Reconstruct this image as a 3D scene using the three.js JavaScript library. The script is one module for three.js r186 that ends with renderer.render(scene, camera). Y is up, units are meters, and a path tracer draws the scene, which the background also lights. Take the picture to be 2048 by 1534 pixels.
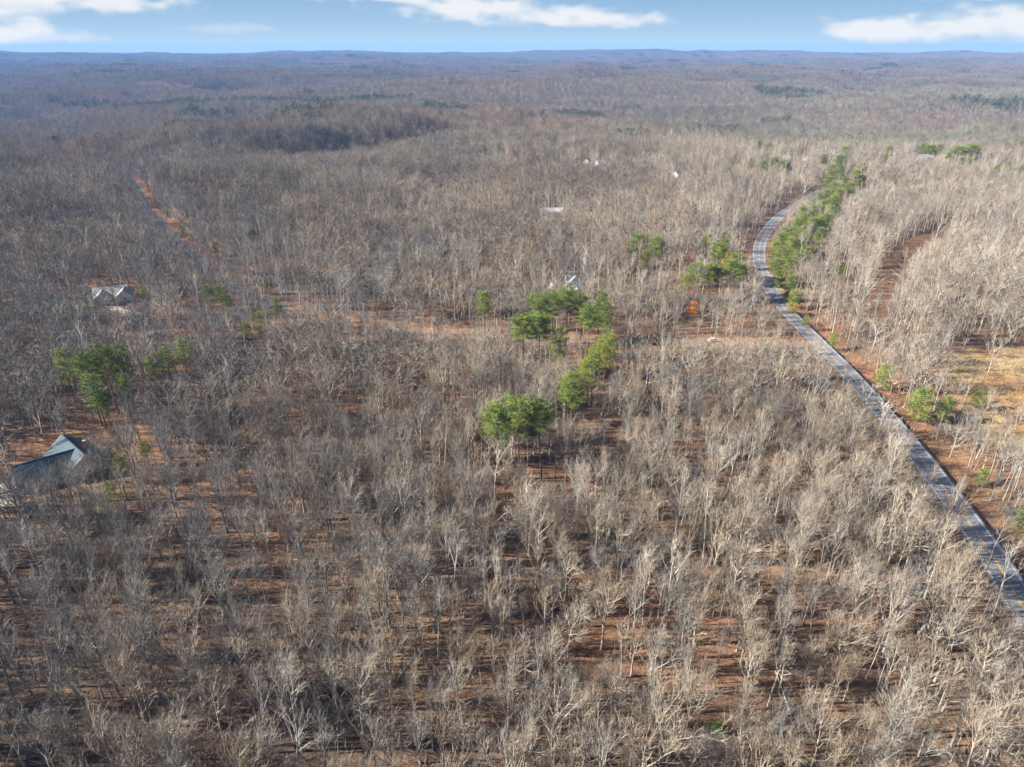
import * as THREE from 'three';
import { mergeGeometries } from 'three/addons/utils/BufferGeometryUtils.js';

// ------------------------------------------------------------------ camera, renderer, sky, sun
const scene = new THREE.Scene();
const EYE = 118, PITCH = 26.38;
const camera = new THREE.PerspectiveCamera(58.66, 1024 / 767, 1, 30000);
camera.position.set(0, EYE, 0);
camera.rotation.set(-THREE.MathUtils.degToRad(PITCH), 0, 0);
camera.updateMatrixWorld(true);
const renderer = new THREE.WebGLRenderer({ antialias: true });
renderer.setSize(1024, 767);
renderer.toneMapping = THREE.LinearToneMapping;
renderer.toneMappingExposure = 3.3;
renderer.shadowMap.enabled = true;

const SUN_EL = THREE.MathUtils.degToRad(28), SUN_AZ = THREE.MathUtils.degToRad(-92);   // from straight left, a touch behind the camera
const sun = new THREE.DirectionalLight(new THREE.Color().setRGB(1.0, 0.945, 0.85), 5.0);
sun.position.set(Math.sin(SUN_AZ) * Math.cos(SUN_EL), Math.sin(SUN_EL), -Math.cos(SUN_AZ) * Math.cos(SUN_EL)).multiplyScalar(900);
sun.castShadow = true;
Object.assign(sun.shadow.camera, { left: -700, right: 700, top: 700, bottom: -700, near: 1, far: 3000 });
sun.shadow.mapSize.set(4096, 4096);
scene.add(sun, sun.target);
scene.fog = new THREE.FogExp2(new THREE.Color().setRGB(0.25, 0.49, 1.0), 6.5e-5);

// ------------------------------------------------------------------ random numbers and noise
function rng(seed) {
  let a = seed >>> 0;
  return () => { a = (a + 0x6D2B79F5) >>> 0; let t = a; t = Math.imul(t ^ (t >>> 15), t | 1); t ^= t + Math.imul(t ^ (t >>> 7), t | 61); return ((t ^ (t >>> 14)) >>> 0) / 4294967296; };
}
const lerp = (a, b, t) => a + (b - a) * t, clamp = (x, a, b) => Math.min(b, Math.max(a, x));
const smooth = (a, b, x) => { const t = clamp((x - a) / (b - a), 0, 1); return t * t * (3 - 2 * t); };
const hash = (i, j, s) => { let h = Math.imul(i, 374761393) ^ Math.imul(j, 668265263) ^ Math.imul(s + 11, 974711); h = Math.imul(h ^ (h >>> 13), 1274126177); return ((h ^ (h >>> 16)) >>> 0) / 4294967296; };
function vnoise(x, y, s = 0) {
  const i = Math.floor(x), j = Math.floor(y); let u = x - i, v = y - j;
  u = u * u * (3 - 2 * u); v = v * v * (3 - 2 * v);
  return lerp(lerp(hash(i, j, s), hash(i + 1, j, s), u), lerp(hash(i, j + 1, s), hash(i + 1, j + 1, s), u), v) * 2 - 1;
}
function fbm(x, y, o = 4, s = 0) { let a = 0, w = 0.5; for (let k = 0; k < o; k++) { a += w * vnoise(x, y, s + k); x = x * 2.03 + 7.1; y = y * 2.03 - 3.7; w *= 0.5; } return a; }

// the sky: blue air with a pale low rim, and broken flat clouds all round
{
  const W = 3072, Hh = 1536, data = new Float32Array(W * Hh * 4), R = rng(77), D = Math.PI / 180;
  const az = (px) => Math.atan((px - 1024) / 1365 / Math.cos(0)) / D;
  const clouds = [   // azimuth from straight ahead, elevation, half width, half height (degrees), strength
    [-35.5, 2.9, 6.2, 1.0, 1], [-27.0, 2.45, 3.6, 0.55, 0.95], [-35.5, 0.75, 4.2, 0.62, 1], [-31, 0.45, 2.4, 0.35, 0.55],
    [-8.5, 3.1, 4.2, 0.5, 0.9], [-2.5, 2.45, 4.6, 0.62, 1], [3.5, 1.75, 5.2, 0.55, 1], [8.0, 1.55, 2.6, 0.35, 0.8],
    [26.0, 0.85, 3.8, 0.55, 1], [30.0, 0.95, 4.5, 0.65, 1], [36.5, 1.15, 4.6, 0.95, 1], [30.8, 3.0, 2.9, 0.42, 0.9], [37.5, 2.2, 1.6, 0.3, 0.5], [-20, 1.0, 2.5, 0.25, 0.3],
  ];
  for (const c of clouds) { c[2] *= 1.3; c[3] *= 1.4; }
  for (let k = 0; k < 80; k++) {
    const a = R() * 360 - 180, e = 0.5 + Math.pow(R(), 1.5) * 46, s = 0.5 + e * 0.09;
    const b = [a, e, (2.5 + R() * 4.5) * s, (0.35 + R() * 0.65) * s, 0.6 + R() * 0.4];
    if (Math.abs(a) < 44 && e < 6.5) continue;
    clouds.push(b);
  }
  for (let y = 0; y < Hh; y++) {
    const el = (y + 0.5) / Hh * 180 - 90, up = Math.max(0, el);
    const t = 1 - Math.exp(-up / 10), t2 = 1 - Math.exp(-up / 3.2);
    let r0 = lerp(0.158, 0.092, t2), g0 = lerp(0.220, 0.174, t2), b0 = lerp(0.276, 0.262, t2);
    r0 = lerp(r0, 0.017, t); g0 = lerp(g0, 0.041, t); b0 = lerp(b0, 0.101, t);
    const near = clouds.filter((c) => Math.abs(c[1] - el) < c[3] * 2.2);
    for (let x = 0; x < W; x++) {
      const a = ((x + 0.5) / W - 0.25) * 360, ad = a > 180 ? a - 360 : a;
      let c = 0;
      if (el > -1) for (const [ca, ce, w, h, s] of near) {
        let da = ad - ca; if (da > 180) da -= 360; if (da < -180) da += 360;
        if (Math.abs(da) > w * 1.9) continue;
        const n = fbm(da / w * 2.3 + ca, (el - ce) / h * 1.1 + ce * 3, 5, 3) * 0.75 + fbm(ad * 0.9, el * 2.2, 4, 9) * 0.45;
        const dy = (el - ce) / h, d = Math.sqrt((da / w) ** 2 + (dy < 0 ? dy * dy * 1.7 : dy * dy));
        c = Math.max(c, s * smooth(-0.12, 0.75, 1.12 - d + n));
      }
      c *= 0.94;
      const i = (y * W + x) * 4;
      data[i] = lerp(r0, 0.275, c); data[i + 1] = lerp(g0, 0.280, c); data[i + 2] = lerp(b0, 0.286, c); data[i + 3] = 1;
    }
  }
  const sky = new THREE.DataTexture(data, W, Hh, THREE.RGBAFormat, THREE.FloatType);
  sky.mapping = THREE.EquirectangularReflectionMapping; sky.magFilter = THREE.LinearFilter; sky.needsUpdate = true;
  scene.background = sky; scene.environment = sky;
}

// ------------------------------------------------------------------ naming
const used = new Map();
function numbered(n) { const k = used.get(n) ?? 0; used.set(n, k + 1); return k ? `${n}_${String(k).padStart(3, '0')}` : n; }
function tag(o, label, category, group, kind) {
  if (label) o.userData.label = label; if (category) o.userData.category = category; if (group) o.userData.group = group; if (kind) o.userData.kind = kind;
  return o;
}
function thing(name, label, category, x, y, z, turn = 0, group) {
  const o = new THREE.Group(); o.name = numbered(name); o.position.set(x, y, z); o.rotation.y = turn; scene.add(o);
  return tag(o, label, category, group);
}
function part(name, geo, mat, parent) { const m = new THREE.Mesh(geo, mat); m.name = name; m.castShadow = m.receiveShadow = true; parent.add(m); return m; }
const rgb = (r, g, b) => new THREE.Color().setRGB(r, g, b);
const std = (c, o = {}) => new THREE.MeshStandardMaterial({ color: Array.isArray(c) ? rgb(...c) : c, roughness: 0.9, ...o });

// ------------------------------------------------------------------ lie of the land (metres)
function height(x, z) {
  let h = landAt(x, z);
  if (x > 100 && x < 175 && z < -60 && z > -345) { const [dm, sm] = distTo(C.main, x, z); if (sm > 0) h -= 1.5 * smooth(2.6, 6.2, dm) * (1 - smooth(10, 22, dm)) * smooth(0, 40, z + 345); }
  return h;
}
function landAt(x, z) {
  const d = Math.hypot(x, z), f = -z;
  let h = 1.1 * vnoise(x / 140, z / 140, 5) * smooth(20, 90, d);
  h += smooth(400, 760, d) * (1 - smooth(1400, 2000, d)) * lerp(32, 8, smooth(-20, 140, x)) * fbm(x / 230 + 6.2, z / 150 + 0.4, 3, 27);
  const m = smooth(760, 1300, d);
  h += m * 34 * fbm(x / 620 + 3.3, z / 560 + 1.2, 3, 21);
  // ravine cutting in from the left, and lower ground behind the first plateau
  const rx = x + 300, rz = f - 800, along = rx * 0.62 + rz * 0.78, across = rx * 0.78 - rz * 0.62;
  h -= 28 * Math.exp(-((across / 75) ** 2)) * smooth(-260, -60, along) * (1 - smooth(260, 520, along));
  h -= 20 * smooth(150, 500, -x - 100) * smooth(650, 900, f) * (1 - smooth(1300, 1800, f));
  { const e0 = 1240 + 130 * vnoise(x / 420, 2, 8) + 60 * vnoise(x / 130, 5, 9); h -= 44 * smooth(e0, e0 + 240, f); }
  const far = smooth(1500, 2600, d) * (1 - 0.85 * smooth(7400, 9000, d));
  h += far * (40 * fbm(x / 1700, z / 620, 4, 31) + 26 * fbm(x / 420, z / 240, 2, 37));
  if (f > 1450 && f < 9000) {   // ridge after ridge, steeper on the far side
    const p = (f + 420 * fbm(x / 1100 + 4, f / 2600, 3, 46)) / (520 + f * 0.06), row = Math.floor(p), t = p - row, amp = 0.35 + 0.65 * (0.5 + 0.5 * vnoise(x / 700 + row * 3.7, row * 1.3, 48));
    h += 38 * amp * (smooth(0, 0.78, t) - smooth(0.78, 1, t)) * smooth(1450, 1900, f);
  }
  h -= far * 26 * Math.pow(1 - Math.min(1, 2.2 * Math.abs(fbm(x / 900 + 1.7, z / 520, 3, 44))), 2.5);
  h += 12 * smooth(3000, 8000, d);
  h += smooth(8300, 9700, d) * (1 - 0.9 * smooth(10100, 11200, d)) * (54 + 46 * fbm(x / 1500 + 5.2, z / 4000, 4, 41));
  return h;
}

// ------------------------------------------------------------------ roads and clearings on plan
const mainRoad = [[113, -60], [116, -95], [118.8, -118.3], [122.9, -136.3], [126.8, -162], [130.3, -189.2], [133.4, -224], [135, -250], [135.4, -276], [135.6, -306], [136.5, -330], [140.2, -358], [146, -388], [155, -420], [168.5, -456], [190, -500], [219, -550], [247, -589], [279, -627], [340, -683], [420, -742], [491, -795], [627, -875], [800, -930]];
const leftRoad = [[-110, -318], [-140, -345], [-168, -373], [-189, -403], [-228, -456], [-269, -515], [-304, -569], [-335, -616], [-357, -658], [-378, -700], [-394, -729], [-410, -790]];
const lane = [[134, -275], [111, -277.5], [83, -279.5], [39, -281], [6, -284], [-28, -291], [-71, -300], [-110, -318]];
const strip = [[178, -315], [185, -328], [210, -368], [238, -408], [272, -450], [301, -477]];
const drive2 = [[-182, -314], [-198, -322], [-207, -330]];
const drive1 = [[-190, -166], [-165, -168], [-150, -166], [-146, -158], [-158, -140]];
function curve(pts, step = 3) {
  const c = new THREE.CatmullRomCurve3(pts.map(([x, z]) => new THREE.Vector3(x, 0, z)), false, 'catmullrom', 0.5);
  return c.getSpacedPoints(Math.round(c.getLength() / step));
}
const C = { main: curve(mainRoad), left: curve(leftRoad), lane: curve(lane), strip: curve(strip, 5), drive2: curve(drive2), drive1: curve(drive1) };
const boxOf = new Map();
function distTo(pts, x, z) {   // [distance, signed side: + right of travel]
  let b = boxOf.get(pts);
  if (!b) { b = [1e9, -1e9, 1e9, -1e9]; for (const p of pts) { b[0] = Math.min(b[0], p.x); b[1] = Math.max(b[1], p.x); b[2] = Math.min(b[2], p.z); b[3] = Math.max(b[3], p.z); } boxOf.set(pts, b); }
  if (x < b[0] - 45 || x > b[1] + 45 || z < b[2] - 45 || z > b[3] + 45) return [99, 1];
  let best = 1e9, side = 1;
  for (let i = 0; i + 1 < pts.length; i++) {
    const p = pts[i], q = pts[i + 1], ux = q.x - p.x, uz = q.z - p.z, l = ux * ux + uz * uz, t = clamp(((x - p.x) * ux + (z - p.z) * uz) / l, 0, 1);
    const dx = x - p.x - ux * t, dz = z - p.z - uz * t, d = dx * dx + dz * dz;
    if (d < best) { best = d; side = ux * dz - uz * dx > 0 ? 1 : -1; }
  }
  return [Math.sqrt(best), side];
}
const field = [[168, -243], [180, -266], [240, -276], [300, -262], [300, -170], [240, -120], [170, -112], [148, -142], [155, -162], [161, -195]];
const lawn2 = [[-236, -336], [-214, -334], [-206, -322], [-212, -312], [-232, -316]];
function inside(poly, x, z) {
  let c = false;
  for (let i = 0, j = poly.length - 1; i < poly.length; j = i++) {
    const [xi, zi] = poly[i], [xj, zj] = poly[j];
    if (zi > z !== zj > z && x < ((xj - xi) * (z - zi)) / (zj - zi) + xi) c = !c;
  }
  return c;
}
const gaps = [   // open woodland floor: x, z, radius, how much of the wood is missing there
  [10, -165, 11, 0.6], [13, -178, 9, 0.7], [33, -196, 12, 0.55], [28, -178, 9, 0.5], [-56, -118, 12, 0.5], [-42, -127, 9, 0.5], [-66, -106, 9, 0.5], [20, -100, 9, 0.5], [62, -112, 12, 0.45], [44, -92, 10, 0.4], [80, -100, 12, 0.35],
  [-137, -175, 13, 1], [-150, -188, 13, 0.6], [-132, -196, 12, 0.6], [-146, -202, 12, 0.6], [-126, -190, 8, 0.5], [-160, -170, 13, 0.6], [-124, -166, 7, 0.4],
  [-206, -337, 12, 1], [-222, -324, 12, 0.9], [-196, -322, 13, 0.85], [-214, -352, 12, 0.6], [-188, -314, 9, 0.8],
  [32, -343, 8, 1], [22, -355, 6, 0.9], [32, -367, 6, 0.9], [62, -352, 18, 0.7], [80, -348, 15, 0.7], [44, -330, 9, 0.6],
  [31, -537, 11, 1], [22, -510, 6, 0.8], [36, -512, 9, 0.8], [70, -520, 22, 0.4],
  [93, -744, 12, 0.9], [78, -768, 14, 0.8], [33, -799, 12, 0.8], [163, -690, 11, 0.8], [164, -622, 14, 0.9], [484, -833, 28, 0.9], [625, -900, 32, 0.9], [600, -855, 28, 0.9], [326, -818, 24, 0.8], [262, -600, 20, 0.8], [180, -515, 14, 0.8], [205, -545, 15, 0.85], [235, -585, 18, 0.8],
  [146, -440, 9, 0.8], [132, -408, 8, 0.8],
];
// how much wood grows at a point (0 to 1)
const inField = (x, z) => inside(field, x + 7 * fbm(x / 9, z / 9, 2, 61), z + 7 * fbm(x / 9 + 5, z / 9, 2, 62));
function woodAt(x, z) {
  let k = 1;
  const [dm, sm] = distTo(C.main, x, z);
  if (dm < 5.4) return 0;
  if (sm > 0) { if (dm < 9 && z > -300) k *= 0.12; else if (dm < 14 && z > -270) k *= 0.7; else if (dm < 7.5) k *= 0.2; } else if (dm < 7) k *= 0.55; 
  if (z < -345 && z > -470 && sm < 0 && dm < 14) k *= 0.3;
  const [dl, sl] = distTo(C.left, x, z);
  if (dl < 2.9 || (sl > 0 && dl < 5.5 && z < -430)) return 0;
  const [dn, sn] = distTo(C.lane, x, z);
  if (dn < 2.8) return 0;
  if (dn < 6 && sn > 0) k *= x > 50 ? 0.4 : 0.7; else if (dn < 12 && sn < 0) k *= 0.75;
  const [ds] = distTo(C.strip, x, z);
  if (ds < 5.2 + 1.5 * fbm(x / 14, z / 14, 2, 63)) return 0;
  if (distTo(C.drive1, x, z)[0] < 4 || distTo(C.drive2, x, z)[0] < 4) return 0;
  if (inField(x, z)) return 0.03;
  if (inside(lawn2, x, z)) return 0.08;
  for (const [gx, gz, r, s] of gaps) { const d = Math.hypot(x - gx, z - gz); if (d < r) k = Math.min(k, 1 - s * (1 - smooth(r * 0.7, r, d))); }
  return k;
}

// ------------------------------------------------------------------ computed textures
function tex(size, fn, srgb = false) {
  const d = new Uint8Array(size * size * 4);
  for (let y = 0; y < size; y++) for (let x = 0; x < size; x++) { const c = fn(x / size, y / size, x, y), i = (y * size + x) * 4; d[i] = clamp(c[0], 0, 1) * 255; d[i + 1] = clamp(c[1], 0, 1) * 255; d[i + 2] = clamp(c[2], 0, 1) * 255; d[i + 3] = 255; }
  const t = new THREE.DataTexture(d, size, size); t.wrapS = t.wrapT = THREE.RepeatWrapping; t.magFilter = THREE.LinearFilter; if (srgb) t.colorSpace = THREE.SRGBColorSpace; t.needsUpdate = true;
  return t;
}
function tileNoise(u, v, n, s) {   // value noise that repeats over 0..1
  const x = u * n, y = v * n, i = Math.floor(x), j = Math.floor(y), w = (a) => ((a % n) + n) % n; let a = x - i, b = y - j; a = a * a * (3 - 2 * a); b = b * b * (3 - 2 * b);
  return lerp(lerp(hash(w(i), w(j), s), hash(w(i + 1), w(j), s), a), lerp(hash(w(i), w(j + 1), s), hash(w(i + 1), w(j + 1), s), a), b);
}
const litterMap = tex(1024, (u, v) => {   // fallen leaves over 22 m: single pale, rusty and dark leaves over clumps
  const big = tileNoise(u, v, 7, 1) * 0.22 + tileNoise(u, v, 19, 2) * 0.36 + tileNoise(u, v, 61, 3) * 0.42;
  const leaf = tileNoise(u, v, 190, 4), leaf2 = tileNoise(u, v, 400, 5), k = 0.12 + 1.15 * big + 0.60 * (leaf - 0.5) + 0.45 * (leaf2 - 0.5), w = tileNoise(u, v, 43, 6);
  return [k * (0.98 + 0.08 * w), k * (0.94 + 0.10 * w), k * (0.9 + 0.18 * w)];
});
const litterBump = tex(512, (u, v) => { const k = tileNoise(u, v, 90, 4) * 0.6 + tileNoise(u, v, 21, 8) * 0.4; return [k, k, k]; });
const asphaltMap = tex(512, (u, v) => { const k = 0.80 + 0.12 * (tileNoise(u, v, 6, 1) - 0.5) + 0.16 * (tileNoise(u, v, 40, 2) - 0.5) + 0.22 * (tileNoise(u, v, 200, 3) - 0.5); return [k, k, k * 1.01]; });
const roofMap = tex(512, (u, v, x, y) => { const row = Math.floor(v * 36), k = 0.8 + 0.22 * (hash(Math.floor(u * 40 + (row % 2) * 0.5), row, 4) - 0.5) + 0.16 * (tileNoise(u, v, 9, 6) - 0.5) - ((v * 36) % 1 < 0.12 ? 0.12 : 0); return [k, k, k]; });
const barkMap = tex(256, (u, v) => { const k = 0.74 + 0.3 * (tileNoise(u, v * 0.25, 28, 3) - 0.5) + 0.26 * (tileNoise(u, v, 60, 5) - 0.5) + 0.2 * (tileNoise(u, v, 9, 7) - 0.5); return [k, k, k]; });

// ------------------------------------------------------------------ ground: one sheet to the horizon
{
  const axis = (a, b, step, lo, hi) => { const r = []; for (let v = a; v <= b; v += step) r.push(v); for (let v = b, s = step; v < hi; ) { s *= 1.07; v += Math.min(s, 220); r.push(v); } for (let v = a, s = step; v > lo; ) { s *= 1.07; v -= Math.min(s, 220); r.unshift(v); } return r; };
  const xs = axis(-300, 330, 2.5, -10500, 10500), zs = axis(-560, 20, 2.5, -11300, 1500);
  const pos = new Float32Array(xs.length * zs.length * 3), col = new Float32Array(pos.length), uv = new Float32Array(xs.length * zs.length * 2), idx = [];
  const rust = [0.255, 0.130, 0.066], brown = [0.175, 0.106, 0.064], tan = [0.34, 0.208, 0.105], dark = [0.080, 0.054, 0.038], clay = [0.37, 0.160, 0.072], straw = [0.43, 0.315, 0.155], sedge = [0.40, 0.225, 0.095], grass = [0.14, 0.19, 0.055], pinestraw = [0.32, 0.165, 0.080];
  const mix = (a, b, t) => [lerp(a[0], b[0], t), lerp(a[1], b[1], t), lerp(a[2], b[2], t)];
  for (let j = 0, i = 0; j < zs.length; j++) for (let k = 0; k < xs.length; k++, i++) {
    const x = xs[k], z = zs[j];
    pos[i * 3] = x; pos[i * 3 + 1] = height(x, z); pos[i * 3 + 2] = z; uv[i * 2] = x / 22; uv[i * 2 + 1] = z / 22;
    let c = mix(brown, rust, smooth(-0.3, 0.35, fbm(x / 38, z / 30, 3, 51)));
    c = mix(c, tan, 0.75 * smooth(0.1, 0.45, fbm(x / 21 + 9, z / 15, 3, 54)));
    c = mix(c, dark, 0.75 * smooth(0.02, 0.32, fbm(x / 12, z / 12, 3, 57)));
    if (Math.abs(x) < 420 && z > -960) {
      const [dm, sm] = distTo(C.main, x, z), [dl, sl] = distTo(C.left, x, z), [dn, sn] = distTo(C.lane, x, z), e = 2 * fbm(x / 9, z / 9, 3, 60);
      if (sm > 0) c = mix(c, mix(pinestraw, clay, 0.2), 0.7 * (1 - smooth(9, 15, dm + 2 * e)));
      if (sm > 0 && z < -325 && z > -400) c = mix(c, straw, 0.85 * (1 - smooth(5.5, 8, dm + e * 0.5)));
      if (sm > 0 && z < -240 && z > -262) c = mix(c, clay, 0.7 * (1 - smooth(9, 13, dm + e)));
      if (z < -380) c = mix(c, clay, sl > 0 ? 0.7 * (1 - smooth(6, 9, dl + e)) : 0.3 * (1 - smooth(4, 7, dl)));
      c = mix(c, mix(tan, clay, 0.5), 0.85 * (1 - smooth(sn > 0 ? 6 : 3, sn > 0 ? 10 : 6, dn + e)));
      const [ds] = distTo(C.strip, x, z); c = mix(c, rust, 0.7 * (1 - smooth(5, 9, ds)));
      for (const [gx, gz] of [[-146, -200], [-152, -190], [-132, -196]]) c = mix(c, pinestraw, 0.85 * (1 - smooth(9, 16, Math.hypot(x - gx, z - gz) + e)));
      if (inField(x, z)) { const n = fbm(x / 16, z / 7, 4, 66); c = mix(sedge, straw, z < -246 ? smooth(-0.35, 0.1, n) : smooth(-0.1, 0.35, n)); c = mix(c, brown, 0.7 * smooth(0.02, 0.3, fbm(x / 11, z / 9, 3, 69))); }
      if (inside(lawn2, x, z)) c = mix(grass, tan, 0.5 * smooth(-0.1, 0.4, fbm(x / 6, z / 6, 3, 70)));
      if (Math.hypot((x - 72) / 24, (z + 352) / 10) < 1 + e * 0.1) c = mix(grass, tan, 0.55 + 0.4 * e * 0.3);
      if (Math.hypot(x + 118, (z + 163) * 1.5) < 9 + e) c = mix(tan, grass, 0.35);
    }
    col.set(c, i * 3);
  }
  const nx = xs.length;
  for (let j = 0; j + 1 < zs.length; j++) for (let k = 0; k + 1 < nx; k++) { const a = j * nx + k; idx.push(a, a + nx, a + 1, a + 1, a + nx, a + nx + 1); }
  const g = new THREE.BufferGeometry(); g.setAttribute('position', new THREE.BufferAttribute(pos, 3)); g.setAttribute('color', new THREE.BufferAttribute(col, 3)); g.setAttribute('uv', new THREE.BufferAttribute(uv, 2)); g.setIndex(idx); g.computeVertexNormals();
  const m = new THREE.Mesh(g, new THREE.MeshStandardMaterial({ vertexColors: true, map: litterMap, bumpMap: litterBump, bumpScale: 0.10, roughness: 1 }));
  m.name = 'ground'; m.receiveShadow = true; tag(m, 'woodland floor of rusty brown fallen leaves with straw field', 'ground', null, 'structure'); scene.add(m);
  console.log('ground', xs.length, zs.length);
}

// a strip laid along a curve on the ground
function ribbon(pts, from, to, lift, dash, drop = 0) {
  const pos = [], uv = [], idx = []; let run = 0;
  for (let i = 0; i < pts.length; i++) {
    const a = pts[Math.max(0, i - 1)], b = pts[Math.min(pts.length - 1, i + 1)], l = Math.hypot(b.x - a.x, b.z - a.z), nx = -(b.z - a.z) / l, nz = (b.x - a.x) / l;
    if (i) run += Math.hypot(pts[i].x - pts[i - 1].x, pts[i].z - pts[i - 1].z);
    const n = Math.abs(to - from) > 2 ? 4 : 1;
    for (let k = 0; k <= n; k++) { const o = lerp(from, to, k / n), x = pts[i].x + nx * o, z = pts[i].z + nz * o; pos.push(x, landAt(x, z) + lift - drop * k / n, z); uv.push(o / 6, run / 6); }
    if (i && !(dash && run % (dash[0] + dash[1]) > dash[0])) for (let k = 0; k < n; k++) { const q = (i - 1) * (n + 1) + k; idx.push(q, q + 1, q + n + 1, q + 1, q + n + 2, q + n + 1); }
  }
  const g = new THREE.BufferGeometry(); g.setAttribute('position', new THREE.Float32BufferAttribute(pos, 3)); g.setAttribute('uv', new THREE.Float32BufferAttribute(uv, 2)); g.setIndex(idx); g.computeVertexNormals();
  if (g.attributes.normal.array[1] < 0) { for (let i = 0; i < idx.length; i += 3) [idx[i], idx[i + 1]] = [idx[i + 1], idx[i]]; g.setIndex(idx); g.computeVertexNormals(); }
  return g;
}
{
  const asphalt = std([0.225, 0.235, 0.26], { map: asphaltMap, roughness: 0.85 }), oldAsphalt = std([0.075, 0.08, 0.09], { map: asphaltMap, roughness: 0.9 }), gravel = std([0.40, 0.375, 0.33], { map: litterMap, roughness: 1 });
  const white = std([0.78, 0.78, 0.76], { map: asphaltMap, roughness: 0.7 }), yellow = std([0.72, 0.44, 0.06], { map: asphaltMap, roughness: 0.7 });
  const road = new THREE.Group(); road.name = 'main_road'; scene.add(road); tag(road, 'two-lane grey asphalt road with white edge lines and yellow centre', 'road', null, 'structure');
  const fine = curve(mainRoad, 1);
  part('pavement', ribbon(C.main, -3.9, 3.9, 0.05), asphalt, road);
  part('bank', ribbon(C.main.filter((p) => p.z > -320), 3.9, 6.0, 0.05, null, 1.75), std([0.13, 0.10, 0.075], { map: litterMap, roughness: 1 }), road);
  const worn = [std([0.18, 0.187, 0.205], { map: asphaltMap, roughness: 0.9 }), std([0.27, 0.275, 0.29], { map: asphaltMap, roughness: 0.85 })];
  [[12, 26, 0.4, 3.0], [60, 71, -3.0, -0.4], [95, 99, -3.4, 3.4], [120, 150, 0.4, 3.0], [190, 196, -3.2, -0.3], [215, 260, -2.9, -0.5], [300, 304, -3.4, 3.4], [330, 352, 0.5, 3.0], [400, 430, -3.0, -0.4]].forEach(([a, b, c, d], i) => part('asphalt_patch', ribbon(fine.slice(a, b), c, d, 0.053), worn[i % 2], road));
  part('edge_line', ribbon(fine, -3.28, -3.1, 0.056), white, road);
  part('edge_line', ribbon(fine, 3.1, 3.28, 0.056), white, road);
  part('centre_line', ribbon(fine, 0.08, 0.27, 0.056), yellow, road);
  part('centre_line', ribbon(fine, -0.27, -0.08, 0.056, [6, 4]), yellow, road);
  const r2 = new THREE.Group(); r2.name = 'side_road'; scene.add(r2); tag(r2, 'narrow dark asphalt road running through bare woods beside clay bank', 'road', null, 'structure');
  part('pavement', ribbon(C.left, -2.7, 2.7, 0.05), oldAsphalt, r2);
  part('edge_line', ribbon(curve(leftRoad, 1.5), 2.3, 2.42, 0.056), white, r2);
  const r3 = new THREE.Group(); r3.name = 'lane'; scene.add(r3); tag(r3, 'narrow worn lane crossing the woods to the main road', 'lane', null, 'structure');
  part('pavement', ribbon(C.lane, -2.0, 2.0, 0.04), std([0.30, 0.20, 0.13], { map: litterMap, roughness: 1 }), r3);
  for (const [k, w, n, l] of [['drive1', 2.6, 'driveway', 'pale gravel driveway at the teal roofed house'], ['drive2', 2.2, 'driveway', 'pale gravel driveway at the grey roofed white house']]) {
    const m = part(numbered(n), ribbon(C[k], -w, w, 0.045), gravel, scene); tag(m, l, 'driveway', null, 'structure');
  }
}

// ------------------------------------------------------------------ tree builders
class Buf {
  constructor() { this.p = []; this.n = []; this.c = []; }
  tri(a, b, c, col) {
    const ux = b[0] - a[0], uy = b[1] - a[1], uz = b[2] - a[2], vx = c[0] - a[0], vy = c[1] - a[1], vz = c[2] - a[2];
    let nx = uy * vz - uz * vy, ny = uz * vx - ux * vz, nz = ux * vy - uy * vx; const l = Math.hypot(nx, ny, nz) || 1; nx /= l; ny /= l; nz /= l;
    this.p.push(a[0], a[1], a[2], b[0], b[1], b[2], c[0], c[1], c[2]); for (let k = 0; k < 3; k++) { this.n.push(nx, ny, nz); this.c.push(col[0], col[1], col[2]); }
  }
  tube(pts, rad, sides, col) {
    let prev = null;
    for (let i = 0; i < pts.length; i++) {
      const a = pts[Math.max(0, i - 1)], b = pts[Math.min(pts.length - 1, i + 1)], d = nrm([b[0] - a[0], b[1] - a[1], b[2] - a[2]]), [s, t] = frame(d), ring = [];
      for (let k = 0; k < sides; k++) { const q = k / sides * 6.28318 + 0.4, cs = Math.cos(q), sn = Math.sin(q), n = [s[0] * cs + t[0] * sn, s[1] * cs + t[1] * sn, s[2] * cs + t[2] * sn]; ring.push([[pts[i][0] + n[0] * rad[i], pts[i][1] + n[1] * rad[i], pts[i][2] + n[2] * rad[i]], n]); }
      if (prev) for (let k = 0; k < sides; k++) {
        const A = prev[k], B = prev[(k + 1) % sides], Cc = ring[k], Dd = ring[(k + 1) % sides];
        for (const [q, r, w] of [[A, B, Cc], [B, Dd, Cc]]) { for (const v of [q, r, w]) { this.p.push(...v[0]); this.n.push(...v[1]); this.c.push(...col); } }
      }
      prev = ring;
    }
  }
  geo() {
    const g = new THREE.BufferGeometry();
    g.setAttribute('position', new THREE.Float32BufferAttribute(this.p, 3)); g.setAttribute('normal', new THREE.Float32BufferAttribute(this.n, 3)); g.setAttribute('color', new THREE.Float32BufferAttribute(this.c, 3));
    return g;
  }
}
const nrm = (v) => { const l = Math.hypot(v[0], v[1], v[2]) || 1; return [v[0] / l, v[1] / l, v[2] / l]; };
function frame(d) { const u = Math.abs(d[1]) < 0.9 ? [0, 1, 0] : [1, 0, 0], s = nrm([d[1] * u[2] - d[2] * u[1], d[2] * u[0] - d[0] * u[2], d[0] * u[1] - d[1] * u[0]]); return [s, [d[1] * s[2] - d[2] * s[1], d[2] * s[0] - d[0] * s[2], d[0] * s[1] - d[1] * s[0]]]; }
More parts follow.
